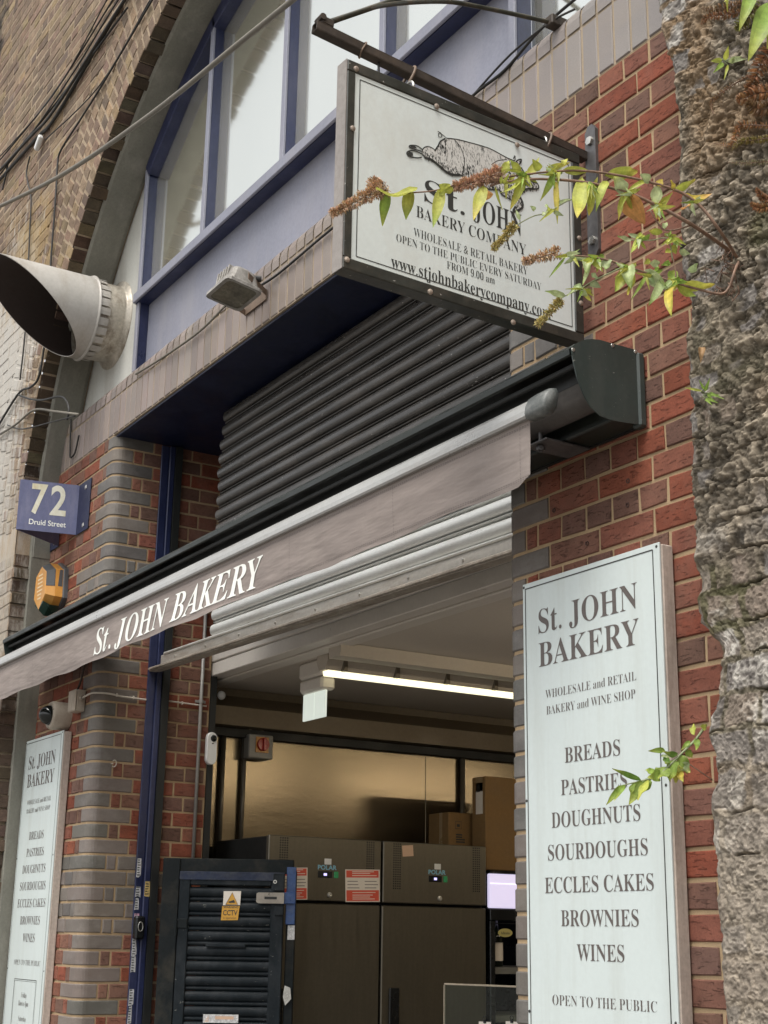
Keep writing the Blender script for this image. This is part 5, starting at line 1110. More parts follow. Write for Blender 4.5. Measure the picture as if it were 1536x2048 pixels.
                w_.build('print_lines', M['paper'], o)
            else: b.build('sticky_note', M['note'], pn)
    fridge(0.800, 'left upright steel fridge with a red safety notice by its right edge', [('red', 0.445, 0.650, zs_(), zs_(0.16)), ('red', 0.08, 0.225, zs_(), zs_(0.155))])
    fridge(1.468, 'right upright steel fridge with a blank pink note on its top panel', [('note', 0.118, 0.185, 2.01, 2.066)])
    # boxes
    def carton(y0, y1, x0, x1, z0, z1, label, kind):
        t = thing('cardboard_box', label, 'cardboard box', ((x0+x1)/2, (y0+y1)/2, z0))
        b = MB(); box(b, x0, x1, y0, y1, z0, z1, ch=0.004); o = b.build('carton', M['card'], t); F = Fr((x1, y0, z0), (0, 1, 0), (0, 0, 1), (1, 0, 0)); G = Fr((x0, y0, z0), (1, 0, 0), (0, 0, 1), (0, -1, 0))
        tp = MB()
        if kind == 'small':
            box(tp, 0.17, 0.21, 0.0, z1-z0, 0.0005, 0.001, F); tp.build('tape', M['tape'], o); tp = MB(); box(tp, (x1-x0)*0.55, (x1-x0)*0.7, 0, z1-z0, 0.0005, 0.001, G); tp.build('tape', M['tape'], o)
            k = MB(); rr = random.Random(2)
            for i in range(4): box(k, 0.05, 0.05+rr.uniform(.04, .06), 0.025+0.013*i, 0.033+0.013*i, 0.0006, 0.001, F)
            outline(k, [(0.045, 0.10), (0.085, 0.10), (0.085, 0.14), (0.045, 0.14), (0.045, 0.10)], F, 0.003, 0.0012); box(k, 0.055, 0.075, 0.11, 0.125, 0.0006, 0.001, F); k.build('printing', M['ink'], o)
        else:
            box(tp, (x1-x0)*0.3, (x1-x0)*0.8, z1-z0-0.08, z1-z0, 0.0005, 0.001, G); tp.build('tape', M['tape'], o)
            k = MB(); box(k, (x1-x0)*0.30, (x1-x0)*0.80, 0.30, 0.47, 0.0005, 0.001, G); lo = k.build('address_label', M['paper'], o); k = MB()
            for i in range(7): box(k, (x1-x0)*0.4, (x1-x0)*0.6, 0.42+0.006*i, 0.423+0.006*i, 0.0011, 0.0014, G)
            k.build('printing', M['ink'], lo)
    q0 = at(897, 1650, 'X', -6.66); q1 = at(941, 1650, 'X', -6.66); carton(q0.y, q1.y+0.02, at(857, 1650, 'Y', q0.y).x, -6.66, 2.087, at(897, 1624, 'X', -6.66).z, 'small taped cardboard box on top of the right fridge', 'small')
    q0 = at(971, 1600, 'X', -6.50); carton(q0.y, q0.y+0.75, at(944, 1600, 'Y', q0.y).x, -6.50, 1.965, at(971, 1552, 'X', -6.50).z, 'large tall cardboard box on the drinks cooler', 'large')
    # drinks cooler
    y0, y1 = 2.15, 2.78; F = Fr((XF, y0, 0), (0, 1, 0), (0, 0, 1), (1, 0, 0))
    t = thing('drinks_cooler', 'black glass-fronted drinks cooler with a glowing lilac header, beside the right fridge', 'cooler', (-6.8, 2.45, 0))
    b = MB(); box(b, XW+0.08, XW+0.10, y0, y1, 0.1, 1.96); box(b, XW+0.1, XF-0.03, y0, y0+0.02, 0.1, 1.96); box(b, XW+0.1, XF-0.03, y1-0.02, y1, 0.1, 1.96); box(b, XW+0.1, XF-0.03, y0+0.02, y1-0.02, 1.93, 1.96); b.build('cabinet', M['glossblack'], t)
    b = MB(); box(b, 0.0, 0.63, 1.765, 1.945, -0.03, 0.0, F, ch=0.006); b.build('lit_header', M['header'], t)
    b = MB(); box(b, 0.0, 0.63, 1.892, 1.895, 0.0, 0.002, F); b.build('header_line', M['litline'], t)
    b = MB(); box(b, 0.0, 0.63, 1.948, 1.962, -0.03, 0.004, F); box(b, 0, 0.63, 1.70, 1.762, -0.03, 0.002, F, ch=0.004); box(b, 0, 0.035, 0.15, 1.70, -0.03, 0.0, F, ch=0.004); box(b, 0.595, 0.63, 0.15, 1.70, -0.03, 0.0, F, ch=0.004); box(b, 0.0, 0.63, 1.684, 1.688, 0.0, 0.004, F); b.build('door_frame', M['glossblack'], t)
    b = MB(); vs = [F.p(0.098+0.048*math.cos(2*math.pi*i/28), 1.638+0.022*math.sin(2*math.pi*i/28), 0.002) for i in range(28)]; b.add(vs, [tuple(range(28))]); st_ = b.build('oval_sticker', M['ovalsticker'], t)
    ol = MB(); text(ol, 'Adnams', F, 0.068, 0.128, 1.630, 0.014, 'bold', 0, 0.0026); ol.build('sticker_lettering', M['ink'], st_)
    for z in (1.505-0.045-0.0, 1.245-0.03, 0.985): 
        b = MB(); box(b, 0.035, 0.595, z-0.035, z, -0.5, -0.045, F, ch=0.002); sh_ = b.build('shelf', M['shelfgrey'], t)
    bg_ = thing('wine_bottle', 'dark wine bottle with a white label on the top shelf of the drinks cooler', 'bottle', (XF-0.10, y0+0.11, 1.462), 'bottles in the drinks cooler')
    Fb = Fr((XF-0.10, y0+0.11, 1.462), (1, 0, 0), (0, 1, 0), (0, 0, 1))
    b = MB(); lathe(b, [(0.0, 0.0), (0.037, 0.001), (0.038, 0.15), (0.034, 0.168), (0.015, 0.195), (0.0135, 0.24), (0.0, 0.242)], Fb, 18); b.build('bottle', M['bottleglass'], bg_, True)
    b = MB(); lathe(b, [(0.0386, 0.03), (0.0386, 0.125)], Fb, 18); b.build('label', M['paper'], bg_, True)
    b = MB(); lathe(b, [(0.0142, 0.195), (0.0142, 0.243), (0.0, 0.2445)], Fb, 12); b.build('capsule', M['glossblack'], bg_, True)
    labs = ['dark wine bottle with a white label on the top shelf of the drinks cooler', 'slim bottle with a white capsule on the middle shelf of the drinks cooler', 'white-labelled bottle on the lowest visible shelf of the drinks cooler, behind the clear screen']
    first = True
    for z, lab, ys in ((1.462, 0, (0.11, 0.20, 0.29, 0.38)), (1.217, 1, (0.085, 0.135, 0.20, 0.28, 0.36)), (0.987, 2, (0.10, 0.20, 0.30, 0.40))):
        for dx in (0,):
            for y in ys:
                if first: first = False; continue
                r = bg_.copy(); COL.objects.link(r); r.location = (XF-0.10+random.uniform(-.01, .01), y0+y, z); r['label'] = labs[lab]
                for ch in list(bg_.children):
                    c = ch.copy(); COL.objects.link(c); c.parent = r
                    if lab == 1 and ch.name.startswith('capsule'): c.data = c.data.copy(); c.data.materials.clear(); c.data.materials.append(M['paper'])
                    if lab == 1 and ch.name.startswith('label'): bpy.data.objects.remove(c)
    # clear screen on the counter
    a0 = at(890, 1970, 'Y', 1.05); a1 = at(1100, 1990, 'Y', 1.05)
    t = thing('counter_screen', 'clear acrylic screen on the counter with price tags clipped along it', 'screen', (a0.x, 1.05, 0.9))
    F = Fr((a0.x, 1.05, 0), (0.93, 0.37, 0), (0, 0, 1)); b = MB(); box(b, 0, 1.6, 0.85, a0.z, -0.004, 0.004, F); b.build('sheet', M['clear'], t)
    b = MB(); box(b, -0.003, 1.6, a0.z+0.0002, a0.z+0.008, -0.0045, 0.0045, F, ch=0.002); box(b, -0.004, -0.0003, 0.85, a0.z, -0.0045, 0.0045, F); b.build('bright_edge', M['sheetedge'], t)
    for i, px in enumerate((942, 977, 1004, 1020)):
        p = at(px, 2046, 'Y', 1.05); u = (p.x-a0.x)*1.07; z = p.z+0.004
        k = thing('price_tag', 'small white price tag hung from a bulldog clip on the clear screen', 'price tag', F.p(u, z, 0), 'price tags on the clear screen')
        b = MB(); box(b, u-0.03, u+0.03, z-0.055, z, 0.006, 0.0068, F); b.build('card', M['paper'], k); b = MB(); box(b, u-0.007, u+0.007, z-0.006, z+0.008, 0.0045, 0.011, F, ch=0.002); tube(b, [F.p(u+0.008*math.cos(g), z+0.014+0.008*math.sin(g), 0.008) for g in [2*math.pi*j/10 for j in range(11)]], 0.0015, 5); b.build('clip', M['glossblack'], k)
        b = MB()
        for j in range(3): box(b, u-0.022, u+0.018-0.006*j, z-0.018-0.01*j, z-0.014-0.01*j, 0.0069, 0.0072, F)
        b.build('printing', M['printgrey'], k)
    b = MB(); box(b, -4.75, -3.6, 1.0, 1.7, 0.012, 0.86, ch=0.01); tag(b.build('counter', M['fridge']), 'low steel counter carrying the clear acrylic screen', 'counter')
def zs_(d=0.0): return 1.773+d
M['pipe'] = mat('steel_pipe', (0.16, 0.14, 0.11), 0.4, 0.5, var=0.15, bump=0.03)
M['isogrey'] = mat('switch_grey', (0.30, 0.29, 0.26), 0.5, var=0.08, bump=0.02)
M['redplastic'] = mat('red_plastic', (0.42, 0.03, 0.02), 0.35, var=0.05, bump=0)
M['lightbody'] = mat('light_body', (0.48, 0.43, 0.36), 0.5, var=0.06, bump=0)
M['tubelight'] = mat('tube_light', (0.8, 0.8, 0.6), 0.5, var=0, bump=0, emit=(1.0, 0.93, 0.62), estr=0.9)
M['addedtube'] = mat('added_strip_light', (0.8, 0.8, 0.6), 0.5, var=0, bump=0, emit=(1.0, 0.84, 0.62), estr=25.0)  # strong glow for the unseen battens added as room fill
M['litpanel'] = mat('lit_panel', (0.62, 0.64, 0.58), 0.4, var=0.03, bump=0, emit=(0.9, 1.0, 0.9), estr=0.34)
M['header'] = mat('lit_header', (0.6, 0.55, 0.65), 0.5, var=0, bump=0, emit=(0.72, 0.66, 0.90), estr=0.5)
M['litline'] = mat('lit_line', (0.7, 0.7, 0.7), 0.5, var=0, bump=0, emit=(0.9, 0.87, 1.0), estr=0.8)
M['cabinetdark'] = mat('fridge_side', (0.011, 0.011, 0.0105), 0.5, spec=0.2, var=0.1, bump=0)
M['digits'] = mat('digits', (0.2, 0.2, 0.4), 0.5, var=0, bump=0, emit=(0.55, 0.5, 1.0), estr=1.0)
M['greenswitch'] = mat('green_switch', (0.02, 0.16, 0.06), 0.4, var=0, bump=0, emit=(0.05, 0.5, 0.15), estr=0.06)
M['cyanlogo'] = mat('cyan_letters', (0.22, 0.48, 0.62), 0.4, var=0, bump=0)
M['paper'] = mat('printed_paper', (0.74, 0.68, 0.60), 0.6, var=0.05, bump=0)
M['noticered'] = mat('notice_red', (0.68, 0.09, 0.05), 0.5, var=0.05, bump=0)
M['printgrey'] = mat('print_grey', (0.22, 0.20, 0.18), 0.6, var=0, bump=0)
M['note'] = mat('sticky_note_paper', (0.62, 0.42, 0.29), 0.7, var=0.04, bump=0)
M['tape'] = mat('packing_tape', (0.30, 0.21, 0.11), 0.3, var=0.05, bump=0)
M['ovalsticker'] = mat('oval_sticker', (0.50, 0.44, 0.16), 0.5, var=0.05, bump=0)
M['shelfgrey'] = mat('shelf_grey', (0.17, 0.17, 0.155), 0.5, var=0.1, bump=0)
M['bottleglass'] = mat('bottle_glass', (0.008, 0.012, 0.007), 0.08, var=0, bump=0, rvar=0)
M['sheetedge'] = mat('acrylic_edge', (0.42, 0.36, 0.27), 0.3, var=0.05, bump=0)
interior()

# ================================================================== louvred steel gate standing open against the jamb
def gate():
    H = at(352, 1900, 'X', -6.64); E_ = at(574, 1900, 'X', -6.36); H = Vector((H.x, H.y, 0)); d = Vector((E_.x-H.x, E_.y-H.y, 0)); wd = d.length; d.normalize(); F = Fr(H, d, (0, 0, 1), (d.y, -d.x, 0)); zt = at(352, 1722, 'X', -6.64).z-0.005
    t = thing('louvred_gate', 'dark blue-green louvred steel gate standing open, with lock and warning stickers', 'gate', H)
    fr_ = MB(); box(fr_, -0.085, 0.0, 0.03, zt+0.02, -0.05, 0.006, F, ch=0.004); box(fr_, -0.085, wd+0.02, zt-0.048, zt+0.02, -0.055, -0.002, F, ch=0.004); box(fr_, wd-0.01, wd+0.035, 0.03, zt-0.03, -0.05, -0.006, F, ch=0.004); fr_.build('outer_frame', M['gatedark'], t)
    L = MB(); zl = zt-0.045
    box(L, 0.004, 0.055, 0.05, zl, -0.02, 0.022, F, ch=0.004); box(L, wd-0.085, wd-0.022, 0.05, zl, -0.02, 0.022, F, ch=0.004); box(L, 0.055, wd-0.085, zl-0.062, zl, -0.02, 0.020, F, ch=0.004); lf = L.build('leaf_frame', M['gate'], t)
    rail = MB(); box(rail, 0.002, wd-0.02, zl-0.038, zl+0.002, 0.021, 0.026, F, ch=0.002); rail.build('top_rail', M['gateblue'], lf)
    z = zl-0.07; pitch = 0.0685
    prof = [(0.000, 0.0), (0.012, -0.006), (0.017, -0.022), (0.014, -0.040), (0.003, -0.046), (-0.004, -0.0475), (0.007, -0.050), (0.011, -0.057), (0.007, -0.0645), (-0.003, -0.0675)]
    while z > 0.2:
        s_ = MB(); n = len(prof); s_.add([F.p(a, z+b_, o) for a in (0.05, wd-0.08) for o, b_ in prof], [(i, n+i, n+i+1, i+1) for i in range(n-1)]); s_.build('louvre', M['gate'], t, True); z -= pitch
    k = zl-0.07-4*pitch
    b = MB(); box(b, wd*0.27, wd*0.63, k-0.004, k+0.012, 0.016, 0.030, F, ch=0.003); b.build('weld_strip', M['gate'], t)
    # hinge, lock, bolts
    b = MB(); tube(b, [F.p(-0.004, zl-0.30, 0.026), F.p(-0.004, zl-0.23, 0.026)], 0.009, 10); box(b, 0.0, 0.05, zl-0.265, zl-0.22, 0.020, 0.028, F, ch=0.003); b.build('hinge', M['gatedark'], t)
    b = MB(); pr = [(-0.075, -0.036), (-0.065, -0.046), (0.07, -0.046), (0.07, 0.046), (-0.065, 0.046), (-0.075, 0.036)]; zc = zl-0.118
    G = Fr(F.p(wd-0.085, zc, 0.028), F.u, F.v, F.n); prism(b, [(x*0.92, y*0.55) for x, y in pr], G, 0, 0.012); lo = b.build('lock_plate', M['lockgrey'], t)
    b = MB(); box(b, -0.03, 0.03, -0.006, 0.006, 0.012, 0.0135, G, ch=0.002); b.build('slot', M['black'], lo)
    b = MB(); box(b, wd-0.075, wd-0.02, zl-0.085, zl-0.003, 0.024, 0.040, F, ch=0.004); b.build('lock_case', M['gate'], t); b = MB(); box(b, wd-0.065, wd-0.02, zl-0.20, zl-0.155, 0.024, 0.036, F, ch=0.004); b.build('lock_case', M['gate'], t)
    b = MB(); lathe(b, [(0.009, 0.0), (0.009, 0.004), (0.005, 0.004), (0.005, 0.0)], Fr(F.p(wd-0.066, zl-0.042, 0.040), F.u, F.v, F.n), 14); b.build('bolt', M['zinc'], t)
    b = MB(); box(b, wd-0.012, wd+0.034, zl-0.24, zl+0.03, -0.004, 0.012, F, ch=0.003); box(b, wd-0.03, wd+0.036, zl-0.145, zl-0.090, 0.012, 0.03, F, ch=0.004); b.build('strike_plate', M['strikeblue'], t)
    b = MB(); box(b, wd+0.0, wd+0.034, zl-0.31, zl-0.243, -0.004, 0.0, F); b.build('old_label', stm[0], t)
    # stickers
    FB = F; F = Fr(F.o+F.u*(wd*0.485-0.316), F.u, F.v, F.n)
    s0 = F.p(0, 0, 0); zc = zl-0.155
    b = MB(); b.add([F.p(u, z_, 0.019) for u, z_ in ((0.275, zc-0.0), (0.358, zc+0.002), (0.360, zc+0.068), (0.276, zc+0.066))], [(0, 1, 2, 3)]); so = b.build('warning_sticker', M['paper'], t)
    b = MB(); b.add([F.p(u, z_, 0.0194) for u, z_ in ((0.290, zc+0.004), (0.345, zc+0.005), (0.318, zc+0.058))], [(0, 1, 2)]); outline(b, [(0.288, zc+0.003), (0.347, zc+0.004), (0.318, zc+0.060), (0.288, zc+0.003)], F, 0.003, 0.0198); b.build('triangle', [M['stickeryellow']], so)
    b = MB(); box(b, 0.302, 0.332, zc+0.012, zc+0.019, 0.0197, 0.0199, Fr(F.o, F.u, F.v, F.n)); outline(b, [(0.288, zc+0.003), (0.347, zc+0.004), (0.318, zc+0.060), (0.288, zc+0.003)], F, 0.0025, 0.0199); prism(b, [(0.305, zc+0.018), (0.327, zc+0.026), (0.330, zc+0.018), (0.308, zc+0.010)], F, 0.0199, 0.0202); b.build('camera_symbol', M['ink'], so)
    b = MB(); b.add([F.p(u, z_, 0.0188) for u, z_ in ((0.268, zc-0.070), (0.350, zc-0.068), (0.355, zc-0.012), (0.357, zc-0.002), (0.272, zc-0.004))], [(0, 1, 2, 3, 4)]); s2 = b.build('warning_sticker', M['stickeryellow'], t)
    tx = MB(); text(tx, 'WARNING', F, 0.278, 0.350, zc-0.013, 0.009, 'sans', 0.02, 0.0193); text(tx, 'CCTV', F, 0.277, 0.347, zc-0.046, 0.024, 'sans', 0.02, 0.0193); text(tx, 'in operation', F, 0.278, 0.342, zc-0.063, 0.010, 'sans', 0.0, 0.0193); tx.build('sticker_lettering', M['ink'], s2)
    p = zl-0.07-8*pitch-0.062; b = MB(); box(b, 0.205, 0.372, p-0.012, p+0.026, 0.0175, 0.019, F, ch=0.0); s3 = b.build('worn_label', stm[0], t); b = MB()
    for i in range(5): box(b, 0.212+0.004*i, 0.232, p-0.008+0.006*i, p-0.005+0.006*i, 0.0191, 0.0195, F)
    box(b, 0.262, 0.35, p+0.004, p+0.018, 0.0191, 0.0194, F); b.build('print', M['note'], s3)
    b = MB(); F = FB; prism(b, [(wd-0.005, zl-0.52), (wd+0.022, zl-0.53), (wd+0.028, zl-0.58), (wd+0.0, zl-0.61), (wd-0.012, zl-0.57)], F, 0.0, 0.012); b.build('lower_catch', M['zinc'], t)
M['gatedark'] = mat('gate_frame', (0.010, 0.013, 0.014), 0.5, spec=0.15, var=0.3, vs=(8, 8, 8), bump=0.1, dirt=(0.05, 0.045, 0.035), dirt_amt=0.6, dirt_vs=(6, 6, 6))
M['gateblue'] = mat('gate_rail_blue', (0.022, 0.030, 0.056), 0.45, spec=0.2, var=0.3, vs=(9, 9, 9), bump=0.1, dirt=(0.10, 0.10, 0.10), dirt_amt=0.6, dirt_vs=(6, 6, 9))
M['strikeblue'] = mat('strike_blue', (0.025, 0.065, 0.19), 0.35, var=0.3, vs=(12, 12, 9), bump=0.05, dirt=(0.11, 0.13, 0.15), dirt_amt=0.6, dirt_vs=(9, 9, 12))
M['lockgrey'] = mat('lock_plate', (0.30, 0.27, 0.23), 0.4, 0.5, var=0.2, bump=0.05)
M['stickeryellow'] = mat('sticker_yellow', (0.60, 0.32, 0.04), 0.5, var=0.12, bump=0)
gate()

# ================================================================== plants
def leaf_mat():
    m = bpy.data.materials.new('leaf'); m.use_nodes = True; nt = m.node_tree; b = nt.nodes['Principled BSDF']
    a = N(nt, 'ShaderNodeVertexColor'); a.layer_name = 'Col'; n = noise(nt, 1.0, 6, 0.7, mapped(nt, (55, 55, 55))); k = ramp(nt, n.outputs[0], [(0.3, (0.7,)*3), (0.7, (1.25,)*3)])
    c = mixn(nt, 1.0, a.outputs[0], k.outputs[0], 'MULTIPLY'); nt.links.new(c, b.inputs['Base Color']); b.inputs['Roughness'].default_value = 0.5; b.inputs['Specular IOR Level'].default_value = 0.35
    bp = N(nt, 'ShaderNodeBump'); bp.inputs['Strength'].default_value = 0.35; bp.inputs['Distance'].default_value = 0.002; n3 = noise(nt, 1.0, 3, 0.5, mapped(nt, (170, 170, 170))); nt.links.new(n3.outputs[0], bp.inputs['Height']); nt.links.new(bp.outputs[0], b.inputs['Normal'])
    t = N(nt, 'ShaderNodeBsdfTranslucent'); nt.links.new(c, t.inputs[0]); mx = N(nt, 'ShaderNodeMixShader'); mx.inputs[0].default_value = 0.35
    nt.links.new(b.outputs[0], mx.inputs[1]); nt.links.new(t.outputs[0], mx.inputs[2]); nt.links.new(mx.outputs[0], nt.nodes['Material Output'].inputs[0]); return m
M['leaf'] = leaf_mat()
M['stem'] = mat('brown_stem', (0.20, 0.12, 0.08), 0.7, var=0.25, vs=(60, 60, 60), bump=0.1)
M['greenstem'] = mat('green_stem', (0.22, 0.25, 0.13), 0.6, var=0.2, vs=(60, 60, 60), bump=0.1)
GREEN, LIME, PALE, YEL, ORA, DGR = (0.25, 0.36, 0.07), (0.44, 0.46, 0.09), (0.44, 0.52, 0.27), (0.58, 0.47, 0.09), (0.60, 0.31, 0.11), (0.13, 0.23, 0.045)
def leaf(mb, base, tip, wd, col, side=None, fold=0.35, curl=0.12, tipcol=None, wavy=0.06, n=9):
    """lance-shaped leaf: folded along its midrib, curved and wavy at the rim"""
    base, tip = Vector(base), Vector(tip); d = tip-base; L = d.length; t = d.normalized()
    view = (CAM-base).normalized() if side is None else Vector(side).normalized()
    nn = (view-t*view.dot(t)).normalized(); sd = t.cross(nn); ph = random.uniform(0, 6)
    vs = []; cols = []
    for i in range(n+1):
        s = i/n; w_ = wd*0.5*(math.sin(math.pi*min(1, s**0.72))**0.85*(1-0.25*s)+0.02) if 0 < s < 1 else 0.0006
        c = base+d*s+nn*(curl*L*math.sin(math.pi*s))
        for j in (-1, -0.5, 0, 0.5, 1):
            off = sd*(w_*j)+nn*(abs(j)*w_*fold+wavy*wd*math.sin(ph+s*11+j*1.4)*abs(j)); vs.append(c+off)
            cols.append(s)
    b0 = len(mb.v); mb.v += [tuple(p) for p in vs]; mb.hascol = True
    for i in range(n):
        for j in range(4):
            mb.f.append((b0+i*5+j, b0+i*5+j+1, b0+(i+1)*5+j+1, b0+(i+1)*5+j)); mb.m.append(0)
            c = mixc(col, tipcol, max(0, (i/n-0.45)/0.55)) if tipcol else col
            k = 1.12 if j in (1, 2) else 0.95; mb.c.append(tuple(x*k for x in c))
class Plant:
    def __init__(s, name, label, cat, root, group=None):
        s.t = thing(name, label, cat, root, group); s.lv = MB(); s.st = MB(); s.gs = MB(); s.sp = []
    def done(s):
        if s.st.v: s.st.build('woody_stem', M['stem'], s.t, True)
        if s.gs.v: s.gs.build('green_stem', M['greenstem'], s.t, True)
        if s.lv.v: s.lv.build('foliage', M['leaf'], s.t, True)
def spike(pl, pts, r0, r1, cnt, col, seed):
    rr = random.Random(seed); mb = MB(); P = smooth_path(pts, 8); n = len(P)
    tube(mb, P, 0.0016, 5, col=tuple(c*0.5 for c in col))
    for _ in range(cnt):
        s = rr.random(); i = min(n-2, int(s*(n-1))); p = P[i].lerp(P[i+1], s*(n-1)-i); ax = (P[i+1]-P[i]).normalized(); a = ax.orthogonal().normalized(); b = ax.cross(a); g = rr.uniform(0, 2*math.pi)
        o = (a*math.cos(g)+b*math.sin(g)); R = (r0+(r1-r0)*s)*rr.uniform(0.5, 1.12)*(0.8+0.2*math.sin(s*31+g))
        q = p+o*R; c = jit(col, 0.45); dirn = (o+ax*rr.uniform(-0.1, 0.7)).normalized(); l = rr.uniform(0.004, 0.008); w_ = rr.uniform(0.0007, 0.0012); sd = dirn.cross(Vector((rr.random()-.5, rr.random()-.5, rr.random()-.5))).normalized(); up = dirn.cross(sd)
        q0 = q-dirn*0.0035
        vs = [q0-sd*w_*0.5, q0+sd*w_*0.5, q+dirn*l*0.4+sd*w_*1.3, q+dirn*l*0.4-sd*w_*1.3, q+dirn*l+up*0.001, q0+up*w_]
        mb.add(vs, [(0, 1, 2, 3), (3, 2, 4), (0, 3, 5), (1, 5, 2), (5, 3, 4), (5, 4, 2)], c)
    o = mb.build('flower_spike', M['spent'], pl.t); return o
M['spent'] = mat('spent_flower', (1, 1, 1), 0.9, attr=True, var=0.2, vs=(300, 300, 300), bump=0)
def A(px, py, X): return at(px, py, 'X', X)
def buddleia():
    pl = Plant('buddleia', 'buddleia arching from the stone pier across the hanging sign, yellowing leaves and brown flower spikes', 'shrub', at(1475, 525, 'Y', YV))
    root = at(1478, 522, 'Y', YV+0.01); r2 = at(1465, 505, 'Y', YV+0.005); X = lambda px: -2.50+0.36*min(1, max(0, (px-660)/810.0))
    def path(pts, first): return smooth_path([first]+[A(x, y, X(x)) for x, y in pts], 6)
    def stem(pts, first, r0, r1, green=False):
        P = path(pts, first); n = len(P); tube(pl.gs if green else pl.st, P, [r0+(r1-r0)*i/(n-1) for i in range(n)], 7); return P
    stem([(1440, 462), (1396, 408), (1345, 378), (1250, 353), (1150, 341), (1040, 350), (1000, 358)], root, 0.0042, 0.0020)
    stem([(1385, 450), (1320, 414), (1262, 388), (1180, 366), (1080, 358), (1010, 364), (980, 372)], r2, 0.0052, 0.0022)
    stem([(1470, 540), (1458, 575), (1440, 588), (1395, 578), (1340, 562), (1270, 538), (1215, 520), (1160, 512), (1115, 512)], root, 0.0036, 0.0020)
    # the far branch tip carrying the leftmost spike
    stem([(1010, 364), (930, 366), (870, 381), (830, 385), (757, 390)], A(1080, 358, X(1080)), 0.0022, 0.0016)
    stem([(1330, 460), (1300, 420)], A(1385, 450, X(1385)), 0.0022, 0.0014)
    stem([(1135, 402), (1095, 425), (1065, 433), (1030, 452)], A(1165, 395, X(1165)), 0.0018, 0.0013, True)
    stem([(1190, 560), (1160, 578), (1130, 592), (1118, 600)], A(1250, 532, X(1250)), 0.0018, 0.0012, True)
    stem([(1335, 478), (1300, 481), (1260, 480)], A(1345, 520, X(1345)), 0.0016, 0.0012, True); stem([(1350, 535), (1342, 500), (1338, 478)], A(1352, 565, X(1352)), 0.0018, 0.0012)
    # leaves: base, tip, width in photo pixels, colours
    LV = [(835, 375, 752, 376, 26, LIME, None), (775, 380, 765, 452, 22, GREEN, LIME), (820, 380, 812, 440, 26, LIME, GREEN), (884, 375, 866, 455, 24, LIME, GREEN), (893, 385, 880, 368, 30, LIME, None), (968, 372, 947, 440, 26, LIME, YEL), (975, 380, 968, 402, 24, ORA, None),
          (1003, 350, 1017, 322, 18, LIME, None), (1040, 345, 1020, 320, 16, LIME, GREEN), (1042, 360, 1020, 420, 20, LIME, YEL), (1050, 352, 1000, 385, 10, LIME, None), (1058, 350, 1078, 315, 18, LIME, None), (1080, 340, 1065, 318, 18, LIME, None), (1090, 345, 1140, 325, 18, LIME, YEL), (1125, 340, 1180, 342, 18, LIME, None), (1110, 342, 1080, 402, 16, GREEN, LIME), (1130, 330, 1135, 318, 16, LIME, None),
          (1112, 362, 1115, 448, 12, YEL, LIME), (1165, 354, 1155, 435, 32, LIME, YEL), (1185, 372, 1178, 432, 24, LIME, YEL), (1215, 362, 1192, 424, 20, LIME, GREEN), (1210, 350, 1275, 342, 26, LIME, YEL), (1252, 385, 1228, 352, 28, PALE, LIME), (1250, 388, 1290, 448, 44, ORA, (0.52, 0.27, 0.10)), (1245, 390, 1237, 440, 12, LIME, YEL), (1255, 382, 1300, 365, 10, LIME, None),
          (1300, 362, 1280, 348, 20, PALE, None), (1315, 372, 1325, 358, 16, YEL, None), (1318, 372, 1308, 415, 26, PALE, LIME), (1322, 415, 1320, 445, 10, YEL, None), (1345, 380, 1390, 358, 18, LIME, YEL), (1350, 380, 1342, 360, 12, YEL, None), (1372, 390, 1424, 387, 22, YEL, ORA), (1378, 405, 1360, 416, 16, ORA, None), (1320, 415, 1345, 385, 12, LIME, None),
          (1180, 518, 1172, 548, 24, PALE, GREEN), (1215, 518, 1212, 540, 24, PALE, GREEN), (1255, 532, 1262, 578, 30, PALE, GREEN), (1252, 540, 1230, 584, 24, LIME, GREEN), (1270, 545, 1255, 590, 20, LIME, YEL), (1290, 540, 1338, 580, 30, PALE, GREEN), (1325, 558, 1296, 612, 20, PALE, GREEN), (1350, 570, 1344, 635, 26, YEL, LIME), (1355, 568, 1392, 592, 28, LIME, GREEN), (1365, 565, 1430, 568, 26, LIME, YEL), (1340, 560, 1352, 540, 22, GREEN, LIME), (1375, 540, 1395, 528, 18, PALE, GREEN), (1300, 528, 1320, 526, 16, PALE, None), (1295, 548, 1262, 600, 8, GREEN, None),
          (1180, 565, 1202, 576, 16, PALE, None), (1185, 555, 1192, 547, 16, PALE, None), (1160, 580, 1175, 592, 14, PALE, None), (1165, 575, 1145, 574, 12, PALE, None), (1130, 592, 1090, 582, 14, PALE, GREEN), (1115, 515, 1160, 498, 12, PALE, GREEN), (1140, 512, 1185, 515, 10, PALE, None), (1130, 515, 1098, 555, 6, GREEN, None), (1180, 525, 1165, 570, 10, PALE, GREEN),
          (1115, 405, 1118, 395, 12, PALE, None), (1092, 425, 1084, 432, 10, PALE, None), (1110, 410, 1140, 398, 7, PALE, None), (1070, 420, 1060, 412, 10, PALE, None), (1100, 418, 1092, 430, 10, PALE, None),
          (1262, 480, 1235, 472, 12, PALE, GREEN), (1280, 476, 1262, 506, 14, LIME, GREEN), (1300, 470, 1272, 480, 10, GREEN, None), (1325, 465, 1298, 462, 14, LIME, YEL), (1328, 458, 1334, 445, 12, PALE, None), (1345, 490, 1352, 508, 16, LIME, None), (1340, 500, 1330, 505, 12, LIME, None), (1358, 502, 1380, 508, 14, PALE, None), (1300, 520, 1288, 528, 12, LIME, None), (1340, 525, 1322, 530, 12, GREEN, None),
          (1040, 440, 1032, 420, 8, PALE, None), (890, 386, 905, 372, 14, LIME, None), (1045, 345, 1005, 340, 8, LIME, None), (990, 372, 1005, 420, 6, LIME, None)]
